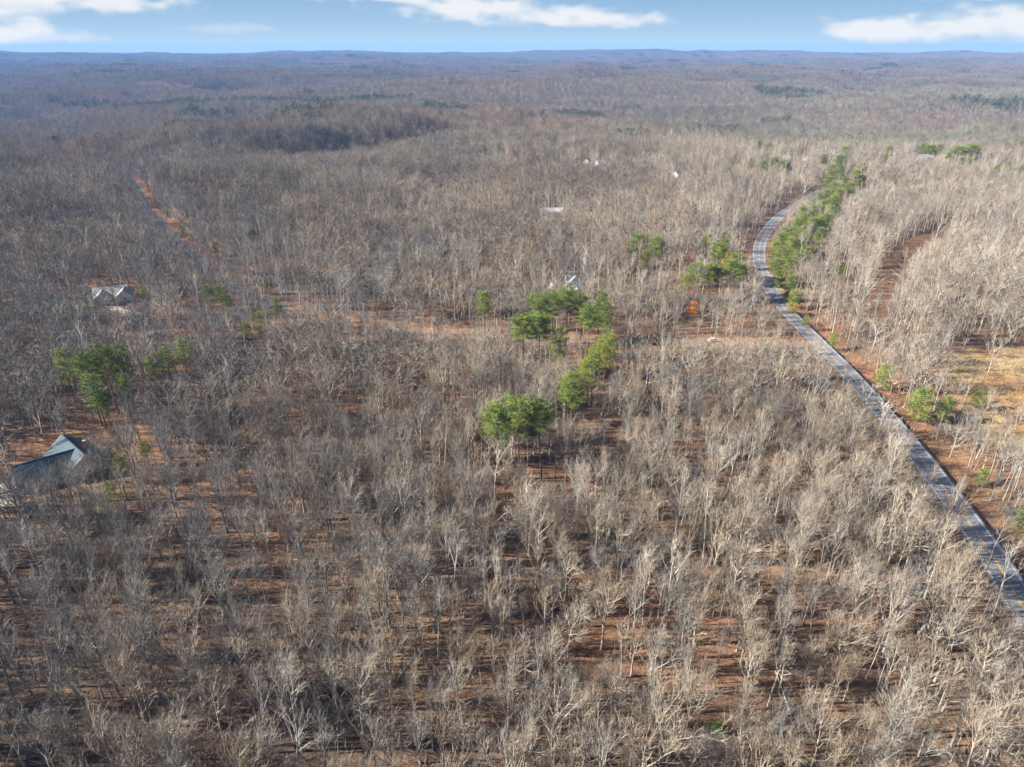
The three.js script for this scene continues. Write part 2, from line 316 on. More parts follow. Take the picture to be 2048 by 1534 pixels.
function bend(d, ang, az) { const [s, t] = frame(d), c = Math.cos(ang), n = Math.sin(ang), a = Math.cos(az) * n, b = Math.sin(az) * n; return nrm([d[0] * c + s[0] * a + t[0] * b, d[1] * c + s[1] * a + t[1] * b, d[2] * c + s[2] * a + t[2] * b]); }
function path(R, p, d, len, n, wob, up) {
  const pts = [p.slice()]; let q = p.slice(), v = d.slice();
  for (let i = 0; i < n; i++) { v = nrm([v[0] + (R() - 0.5) * wob, v[1] + (R() - 0.5) * wob * 0.8 + up, v[2] + (R() - 0.5) * wob]); q = [q[0] + v[0] * len / n, q[1] + v[1] * len / n, q[2] + v[2] * len / n]; pts.push(q); }
  return pts;
}
const along = (pts, s) => { const x = clamp(s, 0, 0.9999) * (pts.length - 1), i = Math.floor(x), t = x - i, a = pts[i], b = pts[i + 1]; return [[lerp(a[0], b[0], t), lerp(a[1], b[1], t), lerp(a[2], b[2], t)], nrm([b[0] - a[0], b[1] - a[1], b[2] - a[2]])]; };
function sliver(B, R, p, d, len, w, col, kink) {
  const [s, t] = frame(d), a = R() * 6.283, x = Math.cos(a) * w / 2, y = Math.sin(a) * w / 2, o = [s[0] * x + t[0] * y, s[1] * x + t[1] * y, s[2] * x + t[2] * y];
  const A = [p[0] - o[0], p[1] - o[1], p[2] - o[2]], Bb = [p[0] + o[0], p[1] + o[1], p[2] + o[2]];
  if (!kink) { B.tri(A, Bb, [p[0] + d[0] * len, p[1] + d[1] * len, p[2] + d[2] * len], col); return null; }
  const m = [p[0] + d[0] * len * 0.5, p[1] + d[1] * len * 0.5, p[2] + d[2] * len * 0.5], d2 = bend(d, kink * R(), R() * 6.283), e = [m[0] + d2[0] * len * 0.5, m[1] + d2[1] * len * 0.5, m[2] + d2[2] * len * 0.5];
  const M1 = [m[0] - o[0] * 0.7, m[1] - o[1] * 0.7, m[2] - o[2] * 0.7], M2 = [m[0] + o[0] * 0.7, m[1] + o[1] * 0.7, m[2] + o[2] * 0.7];
  B.tri(A, Bb, M1, col); B.tri(Bb, M2, M1, col); B.tri(M1, M2, e, col);
  return [m, d2, e];
}
const BARK = [1, 1, 1], TWIG = [0.93, 0.85, 0.765];
// a bare hardwood; q scales the number of branches, wide the twig width (for far copies)
function bareTree(seed, o, lod = 0) {
  const R = rng(seed), trunk = new Buf(), crown = new Buf(), H = o.h, wide = [1, 1.85][lod], few = [1, 0.78][lod];
  const lean = bend([0, 1, 0], (o.lean ?? 0.05) * R(), R() * 6.28), tp = path(R, [0, -0.4, 0], lean, H * (o.leader ?? 0.88), 9, o.wob * 0.35, 0.05);
  const tr = tp.map((_, i) => o.r * (Math.pow(1 - i / 9.6, 0.85)) * (i === 0 ? 1.35 : 1) + 0.015);
  trunk.tube(tp, tr, lod ? 3 : 6, BARK);
  const limbs = [];
  const nl = Math.round(o.limbs * (lod ? 0.75 : 1));
  for (let i = 0; i < nl; i++) {
    const f = i / nl, t = lerp(o.fork, 0.93, Math.pow(f, 0.85)) + (R() - 0.5) * 0.03, [p] = along(tp, t), ang = lerp(o.a0, o.a1, f) * (0.8 + 0.4 * R()), len = H * lerp(o.l0, o.l1, Math.pow(f, o.shape ?? 1)) * (0.72 + 0.5 * R());
    const d = bend([0, 1, 0], ang, i * 2.4 + R() * 1.1), pts = path(R, p, d, len, lod ? 3 : 5, o.wob, o.up);
    const r0 = Math.min(o.r * 0.52, tr[Math.floor(t * 9)] * 0.66), rr = pts.map((_, k) => r0 * (1 - k / (pts.length - 0.4)) + 0.012 * wide);
    (lod ? crown : trunk).tube(pts, rr, lod ? 3 : 4, BARK);
    limbs.push([pts, len, r0, 0.25]);
  }
  limbs.push([tp.slice(5), H * 0.4, o.r * 0.4, 0.1]);
  for (const [lp, len, r0, s0] of limbs) {
    const nb = Math.max(2, Math.round(o.branches * few * (0.6 + 0.5 * len / (H * 0.4))));
    for (let b = 0; b < nb; b++) {
      const s = s0 + (1 - s0) * (b + R() * 0.9) / nb, [p, d] = along(lp, s), bl = len * lerp(0.52, 0.26, s) * (0.7 + 0.6 * R()), bd = bend(d, 0.30 + R() * 0.45, R() * 6.28);
      let pts;
      if (lod) { pts = [p, [p[0] + bd[0] * bl, p[1] + bd[1] * bl + bl * 0.1, p[2] + bd[2] * bl]]; sliver(crown, R, p, bd, bl, 0.07 * wide, BARK); }
      else { pts = path(R, p, bd, bl, 3, o.wob * 0.9, o.up * 0.8); const rb = Math.max(0.022, r0 * 0.34 * (1 - s * 0.5)); crown.tube(pts, pts.map((_, k) => rb * (1 - k / 3.3) + 0.006), 3, BARK); }
      const n3 = Math.max(2, Math.round(o.twigs * few));
      for (let k = 0; k < n3; k++) {
        const [p3, d3] = along(pts, 0.2 + 0.8 * (k + R()) / n3), l3 = (o.tl ?? 1.5) * (0.6 + 0.8 * R()), dd = bend(d3, 0.25 + R() * 0.5, R() * 6.28); dd[1] += lod ? 0.05 : 0.14; const dn = nrm(dd);
        const e = sliver(crown, R, p3, dn, l3, 0.034 * wide * (o.tw ?? 1), TWIG, lod ? 0 : 0.5);
        const n4 = Math.round(o.fine * (lod ? 0.6 : 1));
        for (let m = 0; m < n4; m++) {
          const s4 = 0.25 + 0.75 * R(), q = e ? (s4 < 0.5 ? [lerp(p3[0], e[0][0], s4 * 2), lerp(p3[1], e[0][1], s4 * 2), lerp(p3[2], e[0][2], s4 * 2)] : [lerp(e[0][0], e[2][0], s4 * 2 - 1), lerp(e[0][1], e[2][1], s4 * 2 - 1), lerp(e[0][2], e[2][2], s4 * 2 - 1)]) : [p3[0] + dn[0] * l3 * s4, p3[1] + dn[1] * l3 * s4, p3[2] + dn[2] * l3 * s4];
          const d4 = bend(dn, 0.22 + R() * 0.5, R() * 6.28); d4[1] += lod ? 0.05 : 0.15;
          sliver(crown, R, q, nrm(d4), (o.tl ?? 1.5) * (0.4 + 0.45 * R()), 0.017 * wide * (o.tw ?? 1), TWIG);
        }
      }
    }
  }
  return { trunk: trunk.geo(), crown: crown.geo(), h: H };
}
const FORMS = [
  { say: 'tall straight bare tree with narrow upswept crown', h: 25, r: 0.23, fork: 0.44, limbs: 9, a0: 0.52, a1: 0.24, l0: 0.30, l1: 0.12, wob: 0.28, up: 0.12, branches: 5, twigs: 4, fine: 3, tw: 1.4 },
  { say: 'bare tree forking low into steep limbs', h: 23, r: 0.29, fork: 0.30, limbs: 8, a0: 0.54, a1: 0.28, l0: 0.54, l1: 0.2, wob: 0.30, up: 0.11, branches: 7, twigs: 4, fine: 3, leader: 0.74, tw: 1.4 },
  { say: 'broad bare tree with crooked spreading limbs', h: 19.5, r: 0.36, fork: 0.30, limbs: 9, a0: 1.05, a1: 0.45, l0: 0.48, l1: 0.26, wob: 0.46, up: 0.09, branches: 7, twigs: 5, fine: 3, leader: 0.72, tw: 1.4 },
  { say: 'rounded bare tree with dense fine twigs', h: 20, r: 0.25, fork: 0.34, limbs: 12, a0: 0.9, a1: 0.4, l0: 0.38, l1: 0.2, wob: 0.32, up: 0.09, branches: 6, twigs: 5, fine: 4, tl: 1.4, leader: 0.82, tw: 1.4 },
  { say: 'slim bare pole tree with feathery top', h: 21, r: 0.13, fork: 0.54, limbs: 8, a0: 0.5, a1: 0.28, l0: 0.19, l1: 0.08, wob: 0.26, up: 0.10, branches: 4, twigs: 4, fine: 3, tl: 1.15, tw: 1.4 },
  { say: 'lopsided bare tree with heavy bent limbs', h: 21, r: 0.31, fork: 0.36, limbs: 6, a0: 0.8, a1: 0.45, l0: 0.5, l1: 0.26, wob: 0.46, up: 0.12, branches: 8, twigs: 5, fine: 3, lean: 0.22, leader: 0.76, tw: 1.4 },
];
const TS = 0.86, NV = 4;   // overall size of the hardwoods; how many of each form
const vary = (f, k) => ({ ...f, h: f.h * TS * (0.9 + 0.07 * k), r: f.r * TS * (0.82 + 0.09 * k), fork: f.fork * (0.85 + 0.1 * k), a0: f.a0 * (0.9 + 0.07 * k), tl: (f.tl ?? 1.5) * 0.9 });
const VAR = [];
FORMS.forEach((f, i) => { for (let k = 0; k < NV; k++) VAR.push({ form: i, ...bareTree(1000 + i * 17 + k * 131, vary(f, k)) }); });
const join = (v) => mergeGeometries([v.trunk, v.crown]);
const VARFAR = [];
FORMS.forEach((f, i) => { for (let k = 0; k < NV; k++) VARFAR.push({ form: i, ...bareTree(1000 + i * 17 + k * 131, vary(f, k), 1) }); });
console.log('far tris', VARFAR.map((v) => (v.trunk.attributes.position.count + v.crown.attributes.position.count) / 3).join(' '));
console.log('bare tris', VAR.map((v) => (v.trunk.attributes.position.count + v.crown.attributes.position.count) / 3).join(' '));

// needles as small flat blades in tufts
const GREEN = [[0.150, 0.205, 0.028], [0.185, 0.240, 0.030], [0.075, 0.125, 0.028], [0.205, 0.245, 0.034]];
function tuft(B, R, p, rad, n, len, w, col, up = 0.35) {
  for (let i = 0; i < n; i++) {
    const a = R() * 6.283, y = R() * 1.5 - 0.5, c = Math.sqrt(Math.max(0, 1 - Math.min(1, y * y))), d = nrm([Math.cos(a) * c, y + up, Math.sin(a) * c]), s = rad * Math.pow(R(), 0.5) * 0.75, k = 0.82 + 0.36 * R();
    sliver(B, R, [p[0] + d[0] * s, p[1] + d[1] * s * 0.7, p[2] + d[2] * s], nrm([d[0] + (R() - 0.5) * 0.8, d[1] + (R() - 0.5) * 0.6, d[2] + (R() - 0.5) * 0.8]), len * (0.7 + 0.6 * R()), w, [col[0] * k, col[1] * k, col[2] * k]);
  }
}
function pineTree(seed, o) {
  const R = rng(seed), trunk = new Buf(), wood = new Buf(), crown = new Buf(), H = o.h;
  const tp = path(R, [0, -0.4, 0], bend([0, 1, 0], 0.05 * R(), R() * 6.28), H * 0.97, 9, 0.10, 0.05);
  trunk.tube(tp, tp.map((_, i) => o.r * (1 - i / 9.8) + 0.03), 7, [1, 1, 1]);
  const n = o.n;
  for (let i = 0; i < n; i++) {
    const f = (i + R() * 0.8) / n, t = lerp(o.low, 0.985, f), [p] = along(tp, t), env = o.shape === 'cone' ? Math.pow(1 - f, 0.8) * 0.95 + 0.06 : Math.sqrt(Math.max(0.03, 1 - Math.pow(Math.abs(f - 0.42) / 0.62, 2.2)));
    const len = o.w * env * (0.62 + 0.5 * R()), d = bend([0, 1, 0], lerp(1.5, 0.7, f) + (R() - 0.5) * 0.3, i * 2.4 + R()), pts = path(R, p, d, len, 4, 0.3, 0.08);
    wood.tube(pts, pts.map((_, k) => 0.055 * (1 - k / 4.4) + 0.012), 3, [1, 1, 1]);
    const nt = Math.max(2, Math.round(len * 1.15)), base = GREEN[Math.floor(R() * 4)];
    for (let k = 0; k < nt; k++) {
      const s = lerp(o.shape === 'cone' ? 0.15 : 0.38, 1, (k + 0.6) / nt), [q] = along(pts, s), off = 0.95 * (1.1 - s * 0.3), col = R() < 0.3 ? GREEN[Math.floor(R() * 4)] : base;
      for (let m = 0; m < 2; m++) tuft(crown, R, [q[0] + (R() - 0.5) * 2 * off, q[1] + (R() - 0.3) * 0.8, q[2] + (R() - 0.5) * 2 * off], 0.80, o.blades, 0.52, 0.125, col.map((c, j) => c * (o.tint?.[j] ?? 1)));
    }
  }
  return { stem: mergeGeometries([trunk.geo(), wood.geo()]), crown: crown.geo(), h: H };
}
const PINES = {
  round: [0, 1, 2].map((k) => pineTree(3001 + k * 7, { h: 25, r: 0.32, n: 50, low: 0.63, w: 6.2, blades: 19 })),
  tall: [0, 1].map((k) => pineTree(3101 + k * 7, { h: 25, r: 0.28, n: 42, low: 0.46, w: 3.9, blades: 20 })),
  bush: [0, 1, 2].map((k) => pineTree(3201 + k * 7, { h: 11, r: 0.16, n: 34, low: 0.12, w: 3.6, blades: 18, shape: 'round' })),
  cone: [0, 1].map((k) => pineTree(3301 + k * 7, { h: 13, r: 0.17, n: 46, low: 0.08, w: 3.3, blades: 16, shape: 'cone' })),
  orange: [0].map((k) => pineTree(3501, { h: 7, r: 0.1, n: 20, low: 0.3, w: 2.2, blades: 12, tint: [3.6, 0.95, 0.9] })),
  yellow: [0].map((k) => pineTree(3601, { h: 7, r: 0.1, n: 22, low: 0.2, w: 2.3, blades: 13, tint: [3.4, 1.7, 1.1] })),
  pale: [0].map((k) => pineTree(3401 + k * 7, { h: 22, r: 0.24, n: 36, low: 0.40, w: 4.4, blades: 18, tint: [1.35, 1.2, 1.0] })),
};
console.log('pine tris', Object.values(PINES).flat().map((v) => v.crown.attributes.position.count / 3).join(' '));
// low bare brush
function brush(seed, h, n) {
  const R = rng(seed), B = new Buf();
  for (let i = 0; i < n; i++) {
    const d = bend([0, 1, 0], R() * 0.75, R() * 6.28), p = [(R() - 0.5) * h * 0.4, -0.1, (R() - 0.5) * h * 0.4], l = h * (0.5 + 0.6 * R()), e = sliver(B, R, p, d, l, 0.05, BARK, 0.5);
    for (let k = 0; k < 5; k++) { const s = 0.3 + 0.7 * R(), d2 = bend(d, 0.3 + R() * 0.6, R() * 6.28); sliver(B, R, [lerp(p[0], e[2][0], s), lerp(p[1], e[2][1], s), lerp(p[2], e[2][2], s)], d2, h * (0.14 + 0.2 * R()), 0.022, TWIG); }
  }
  return B.geo();
}

// ------------------------------------------------------------------ planting
const toned = { flat: new THREE.MeshStandardMaterial({ vertexColors: true, roughness: 0.95 }) };
const TINTS = [
  ['pale', [0.335, 0.300, 0.246]], ['grey', [0.275, 0.263, 0.242]], ['tan', [0.30, 0.254, 0.202]], ['ash grey', [0.195, 0.192, 0.188]], ['silvery', [0.375, 0.348, 0.300]], ['brownish', [0.235, 0.188, 0.145]],
];
const needleMat = new THREE.MeshStandardMaterial({ vertexColors: true, roughness: 0.75 }), pineBark = std([0.135, 0.092, 0.066], { vertexColors: true, roughness: 1 });
function evergreen(kind, x, z, s, label, group, turn = 0, name = 'pine_tree', category = 'pine tree', squash = 1) {
  const set = PINES[kind], v = set[Math.floor(hash(Math.round(x * 3), Math.round(z * 3), 2) * set.length)];
  const t = thing(name, label, category, x, height(x, z), z, turn + hash(Math.round(x), Math.round(z), 7) * 6, group);
  part('trunk', v.stem, pineBark, t); part('crown', v.crown, needleMat, t);
  t.scale.set(s * squash, s, s * squash);
  clearViews.push([x, z, v.h * s * (kind === 'round' ? 0.3 : kind === 'tall' ? 0.45 : 0.2), s * squash * (kind === 'round' ? 4 : 3), 0.85]);
  greens.push([x, z, s * (kind === 'round' ? 4.5 : 3)]);
  return t;
}
const greens = [];
// trees that would stand right in front of these, seen from where the wood is open, are left out: [x, z, height that stays clear, half width, share]
const clearViews = [];
for (const p of C.main) if (p.z < -110 && p.z > -525) clearViews.push([p.x + 1.5, p.z, 0, 3.4, p.z < -330 ? 0.93 : p.z > -270 ? 0.86 : 0.7]);
for (const p of C.left) if (p.z < -540 && p.z > -720) clearViews.push([p.x, p.z, 0, 3, 0.75]); else if (p.z < -395) clearViews.push([p.x + 4.5, p.z, 0, 1.6, p.z < -470 ? 0.65 : 0.55]);
for (const p of C.lane) if (p.x > -70 && p.x < 110) clearViews.push([p.x, p.z - 4, 2, 3, p.x > 60 ? 0.5 : 0.3]);
for (const p of C.strip) clearViews.push([p.x, p.z, 0, 3.6, 0.9]);
for (const v of [[-139.5, -179, 5, 5.5, 0.95], [-140, -170.5, 4.2, 5.5, 0.95], [-145, -196, 1, 10, 0.55], [-207, -336, 4, 7, 0.66], [9, -170, 1, 2.6, 0.96], [-221, -325, 0, 5, 0.6], [-190, -317, 0, 5, 0.5], [31.5, -343, 5, 3, 0.6], [22, -355, 2.5, 2.5, 0.75], [32, -366, 2.5, 2.5, 0.75], [31, -537, 4, 6, 0.5], [93, -744, 3, 4, 0.8], [78, -765, 3, 6, 0.7], [163, -690, 3, 4, 0.8], [484, -833, 2, 10, 0.97], [612, -862, 1, 14, 0.95], [633, -905, 2, 12, 0.95], [326, -818, 2, 12, 0.95], [250, -600, 0, 12, 0.9], [178, -250, 0, 5, 0.9], [12, -163, 0, 5, 0.6], [32, -192, 0, 6, 0.5], [89, -281.5, 1, 3, 1], [168, -472, 1, 2.5, 1], [142, -411, 1, 2.5, 1]]) clearViews.push(v);
function room(x, z, r) {   // how tall a tree may grow here
  const d = Math.hypot(x, z), ux = x / d, uz = z / d; let top = 99, here = null;
  for (const v of clearViews) {
    const [vx, vz, up, w, share] = v;
    if (r > share) continue;
    const D = Math.hypot(vx, vz), gap = D - d; if (gap < -1 || gap > 90) continue;
    if (Math.abs(vx * uz - vz * ux) > w + 1.6 || vx * ux + vz * uz < 0) continue;
    const h = up + (v.land ??= landAt(vx, vz)); here ??= landAt(x, z);
    top = Math.min(top, h + (EYE - h) * Math.max(0, gap) / D - here);
  }
  return top;
}
//BEGIN_EV
function EVERGREENS() {   // kind, place, size, width; then what they are
  return [
    [[['round', -3.5, -171.9, 0.96, 1.12], ['round', 2.3, -171.9, 1.08, 1.17], ['round', 8.8, -170.9, 1.04, 0.95]], 'large round-crowned green pine over the brown clearing', 'round pines over the brown clearing', 'pine_tree'],
    [[['bush', -3.0, -182.2, 1.09, 0.71]], 'small fine-needled green pine under the round pine clump', null, 'pine_tree'],
    [[['tall', 20.1, -201.3, 0.88, 1.46]], 'light green pine between the round clump and the lane', null, 'pine_tree'],
    [[['pale', 29.6, -224.1, 0.95, 1.09], ['pale', 35.9, -239.3, 0.91, 1.12], ['pale', 25.3, -215.6, 0.91, 0.99], ['pale', 32.8, -232.8, 0.91, 1.00], ['pale', 17.8, -203.8, 0.82, 0.91], ['pale', 27.2, -221.2, 0.86, 1.01], ['pale', 39.0, -244.9, 0.86, 0.90], ['pale', 22.3, -204.2, 0.68, 0.99]], 'thin pale green pine among bare trees below the lane', 'thin pale pines below the lane', 'pine_tree'],
    [[['bush', 48.6, -216.9, 0.73, 0.80]], 'bright green bush alone among bare trees by the clearing', null, 'evergreen_bush'],
    [[['round', 10.2, -274.5, 0.92, 1.37], ['tall', 17.7, -282.1, 0.92, 1.48], ['round', 23.8, -277.3, 0.96, 1.19], ['tall', 30.4, -278.3, 0.92, 1.41], ['round', 31.0, -257.1, 0.96, 1.20], ['tall', 38.6, -284.2, 0.88, 1.25], ['tall', 39.0, -266.5, 0.96, 1.08]], 'dark green pine in the tall clump across the lane', 'pines of the tall clump across the lane', 'pine_tree'],
    [[['round', 4.3, -246.4, 0.96, 1.19], ['round', 10.4, -244.4, 1.00, 0.95]], 'sunlit broad pine beside the cross lane', 'broad pines beside the cross lane', 'pine_tree'],
    [[['tall', 18.0, -241.3, 0.88, 1.25]], 'compact dark pine with bare trunk at the lane edge', null, 'pine_tree'],
    [[['tall', -12.6, -291.1, 0.80, 1.54]], 'small lone pine left of the tall clump, among bare trees', null, 'pine_tree'],
    [[['round', -141.7, -205.1, 1.04, 0.94], ['round', -140.6, -213.9, 1.04, 0.91], ['tall', -135.5, -214.6, 1.04, 1.04], ['tall', -136.9, -199.8, 0.88, 1.31], ['tall', -129.1, -202.1, 0.84, 0.99], ['tall', -134.6, -198.5, 0.72, 1.03]], 'tall green pine of the grove behind the teal roofed house', 'pines behind the teal roofed house', 'pine_tree'],
    [[['pale', -160.5, -221.8, 1.00, 0.91]], 'yellowing thin pine at the edge of the house grove', null, 'pine_tree'],
    [[['tall', -128.9, -232.1, 0.72, 1.42], ['tall', -127.0, -240.5, 0.72, 1.47], ['pale', -133.2, -227.3, 0.73, 0.95]], 'green pine in the line leading from the house grove', 'pines in a line from the house grove', 'pine_tree'],
    [[['bush', -189.7, -334.8, 0.73, 1.06], ['bush', -168.2, -333.2, 0.73, 0.88], ['tall', -149.1, -319.8, 0.56, 1.86], ['bush', -147.4, -328.5, 0.82, 1.31], ['tall', -137.9, -313.0, 0.44, 1.78]], 'low green evergreen near the grey roofed house', 'low evergreens near the grey roofed house', 'cedar_tree'],
    [[['bush', -114.1, -312.3, 0.82, 1.03], ['pale', -112.9, -287.0, 0.55, 1.55], ['pale', -115.2, -275.6, 0.55, 1.32], ['bush', -129.7, -343.7, 0.73, 0.81], ['bush', -41.1, -397.6, 0.91, 0.90], ['bush', -62.9, -414.3, 0.91, 0.85], ['bush', -171.1, -446.8, 0.73, 0.91], ['bush', -233.6, -493.3, 0.82, 0.99], ['bush', -217.8, -449.9, 0.82, 0.91], ['bush', -183.1, -414.9, 0.73, 0.96], ['pale', -168.5, -408.0, 0.41, 1.82]], 'small green cedar scattered in the mid wood', 'small cedars scattered in the mid wood', 'cedar_tree'],
    [[['tall', 72.7, -395.8, 0.80, 1.83], ['tall', 82.8, -386.9, 0.80, 1.89], ['bush', 77.3, -387.3, 1.00, 1.24], ['tall', 86.4, -389.3, 0.64, 1.36]], 'dark green pine in the wood before the road bend', 'dark pines in the wood before the bend', 'pine_tree'],
    [[['round', 113.7, -364.3, 0.84, 1.36], ['round', 110.2, -333.0, 0.84, 1.25], ['tall', 95.0, -341.4, 0.72, 1.79], ['round', 100.1, -330.5, 0.80, 1.19], ['tall', 117.9, -340.5, 0.72, 1.52], ['tall', 117.7, -407.3, 0.64, 1.65], ['pale', 88.3, -332.9, 0.64, 1.51], ['tall', 121.6, -386.9, 0.80, 1.17], ['round', 96.3, -333.1, 0.68, 1.34], ['round', 104.3, -330.6, 0.72, 1.33], ['tall', 119.6, -357.0, 0.76, 1.59], ['bush', 96.8, -356.6, 1.00, 1.15]], 'green pine shading the inside of the road bend', 'pines shading the inside of the bend', 'pine_tree'],
    [[['yellow', 119.5, -371.2, 2.00, 0.64]], 'small yellow-leaved tree between pines at the bend', null, 'leafy_tree'],
    [[['orange', 86.1, -305.5, 1.29, 0.96], ['orange', 104.5, -393.7, 1.14, 0.79]], 'small orange-leaved tree among bare trees by the lane', 'orange-leaved trees near the lane', 'leafy_tree'],
    [[['yellow', 137.2, -315.5, 0.71, 1.71], ['yellow', 150.2, -370.0, 0.71, 1.31]], 'yellow bush on the straw bank outside the bend', 'yellow bushes on the straw bank', 'leafy_tree'],
    [[['tall', 142.3, -357.8, 0.60, 2.00], ['tall', 152.3, -376.0, 0.68, 2.00], ['tall', 162.1, -406.8, 0.68, 1.88], ['tall', 173.4, -413.4, 0.72, 2.00], ['bush', 199.2, -468.1, 1.09, 1.42], ['tall', 196.9, -447.8, 0.68, 2.00], ['tall', 213.2, -483.7, 0.68, 2.00], ['tall', 226.7, -503.6, 0.72, 2.00], ['tall', 141.4, -334.0, 0.56, 2.00], ['bush', 140.7, -323.9, 0.82, 1.37], ['bush', 140.6, -333.2, 0.73, 1.05], ['tall', 191.8, -421.9, 0.64, 1.95], ['bush', 183.7, -369.3, 0.82, 1.02], ['tall', 178.0, -409.2, 0.68, 1.89], ['bush', 157.0, -401.3, 1.09, 1.24], ['bush', 154.0, -370.5, 1.09, 1.15], ['tall', 162.1, -392.5, 0.72, 1.82], ['bush', 143.4, -354.8, 0.91, 1.26], ['tall', 195.3, -456.0, 0.72, 1.97], ['bush', 174.7, -406.9, 1.09, 1.11], ['tall', 210.1, -459.2, 0.68, 1.97], ['bush', 197.8, -448.6, 1.09, 1.14], ['tall', 184.7, -445.0, 0.68, 1.80], ['tall', 203.3, -450.6, 0.68, 2.00], ['tall', 222.1, -480.3, 0.72, 2.00], ['bush', 163.7, -385.4, 1.09, 1.13], ['tall', 168.8, -384.5, 0.60, 1.80], ['tall', 241.3, -517.8, 0.76, 2.00], ['bush', 190.6, -420.8, 1.09, 1.07], ['tall', 169.7, -421.4, 0.68, 1.83], ['tall', 202.0, -478.7, 0.72, 1.69]], 'bright green roadside pine along the outside of the bend', 'roadside pines outside the bend', 'pine_tree'],
    [[['tall', 244.8, -540.7, 0.76, 2.00], ['tall', 262.6, -570.1, 0.80, 2.00], ['tall', 281.5, -593.0, 0.80, 2.00], ['tall', 304.1, -622.0, 0.76, 2.00], ['tall', 291.8, -643.2, 0.76, 2.00], ['tall', 317.6, -691.2, 0.80, 2.00], ['tall', 352.6, -756.3, 0.88, 2.00], ['tall', 313.7, -714.3, 0.72, 2.00], ['bush', 261.6, -559.9, 1.09, 1.57], ['tall', 406.2, -853.4, 0.76, 2.00], ['tall', 235.6, -530.9, 0.72, 2.00], ['tall', 257.5, -546.7, 0.76, 2.00], ['tall', 277.6, -574.3, 0.76, 2.00], ['bush', 312.0, -628.1, 1.18, 1.42], ['tall', 296.7, -635.9, 0.80, 2.00], ['tall', 272.6, -606.4, 0.72, 2.00]], 'tall green pine where the road leaves behind the trees', 'pines where the road passes out of sight', 'pine_tree'],
    [[['cone', 397.2, -757.4, 1.69, 1.55]], 'dark cone-shaped conifer among the far houses', null, 'cedar_tree'],
    [[['cone', 238.1, -754.9, 1.38, 1.30], ['tall', 231.5, -685.1, 0.60, 2.00], ['tall', 241.2, -679.1, 0.60, 2.00], ['tall', 254.4, -687.5, 0.68, 2.00], ['bush', 275.1, -712.2, 1.00, 1.89], ['tall', 307.7, -893.5, 0.72, 2.00], ['tall', 308.1, -861.1, 0.68, 2.00], ['tall', 333.0, -674.4, 0.64, 2.00]], 'dark evergreen in the row behind the far bare trees', 'dark evergreens behind the far bare trees', 'cedar_tree'],
    [[['round', 458.8, -783.0, 0.76, 2.00], ['tall', 478.8, -836.8, 0.72, 2.00], ['tall', 494.3, -828.0, 0.72, 2.00], ['round', 468.5, -748.2, 0.84, 2.00], ['round', 482.9, -749.8, 0.88, 2.00], ['round', 448.1, -701.7, 0.68, 2.00], ['tall', 460.8, -750.4, 0.60, 2.00]], 'spreading pine beside the far white house', 'spreading pines beside the far white house', 'pine_tree'],
    [[['tall', 464.1, -679.1, 0.60, 2.00], ['bush', 496.4, -708.7, 1.09, 1.61], ['tall', 490.6, -680.3, 0.64, 2.00], ['tall', 620.9, -873.9, 0.72, 2.00]], 'evergreen beside the far driveway', 'evergreens beside the far driveway', 'cedar_tree'],
    [[['bush', 142.1, -234.1, 0.91, 1.20]], 'dark green cedar between bare trees on the field edge', null, 'cedar_tree'],
    [[['bush', 142.6, -209.4, 1.09, 1.31]], 'broad bright cedar standing between road and field', null, 'cedar_tree'],
    [[['bush', 149.6, -207.0, 0.91, 0.90]], 'small darker cedar touching the broad bright cedar', null, 'cedar_tree'],
    [[['bush', 167.4, -216.8, 0.64, 1.27]], 'small round cedar alone in the straw field', null, 'cedar_tree'],
    [[['bush', 136.4, -296.5, 0.55, 1.06], ['bush', 139.6, -273.6, 0.64, 1.11], ['bush', 139.9, -169.4, 0.55, 1.02], ['bush', 137.5, -149.3, 0.55, 1.05]], 'low green bush by the road verge', 'low bushes by the road verge', 'evergreen_bush'],
    [[['tall', -31.4, -773.1, 0.76, 2.00], ['tall', -13.3, -792.2, 0.68, 2.00], ['tall', 50.4, -861.1, 0.68, 1.54]], 'green pine standing out of the first far ridge', 'pines standing out of the far ridge', 'pine_tree'],
    [[['pale', -113.3, -179.7, 0.41, 1.43], ['pale', -115.6, -169.7, 0.45, 1.44], ['pale', -113.4, -157.8, 0.36, 1.89]], 'yellow-green leafy bush near the teal roofed house', 'yellow-green bushes near the teal roofed house', 'evergreen_bush'],
    [[['bush', 38.4, -86.1, 0.36, 1.62]], 'low green bush on the leaf floor under bare trees', null, 'evergreen_bush'],
  ].flatMap(([rows, label, group, name]) => rows.map((r) => [...r, label, group, name]));
}
//END_EV
plantEvergreens();
function plantEvergreens() {
  for (const [kind, x, z, s, q, label, group, name] of EVERGREENS()) evergreen(kind, x, z, s, label, group, 0, name ?? 'pine_tree', name === 'cedar_tree' ? 'cedar' : name === 'evergreen_bush' ? 'bush' : name === 'leafy_tree' ? 'tree' : 'pine tree', q);
}

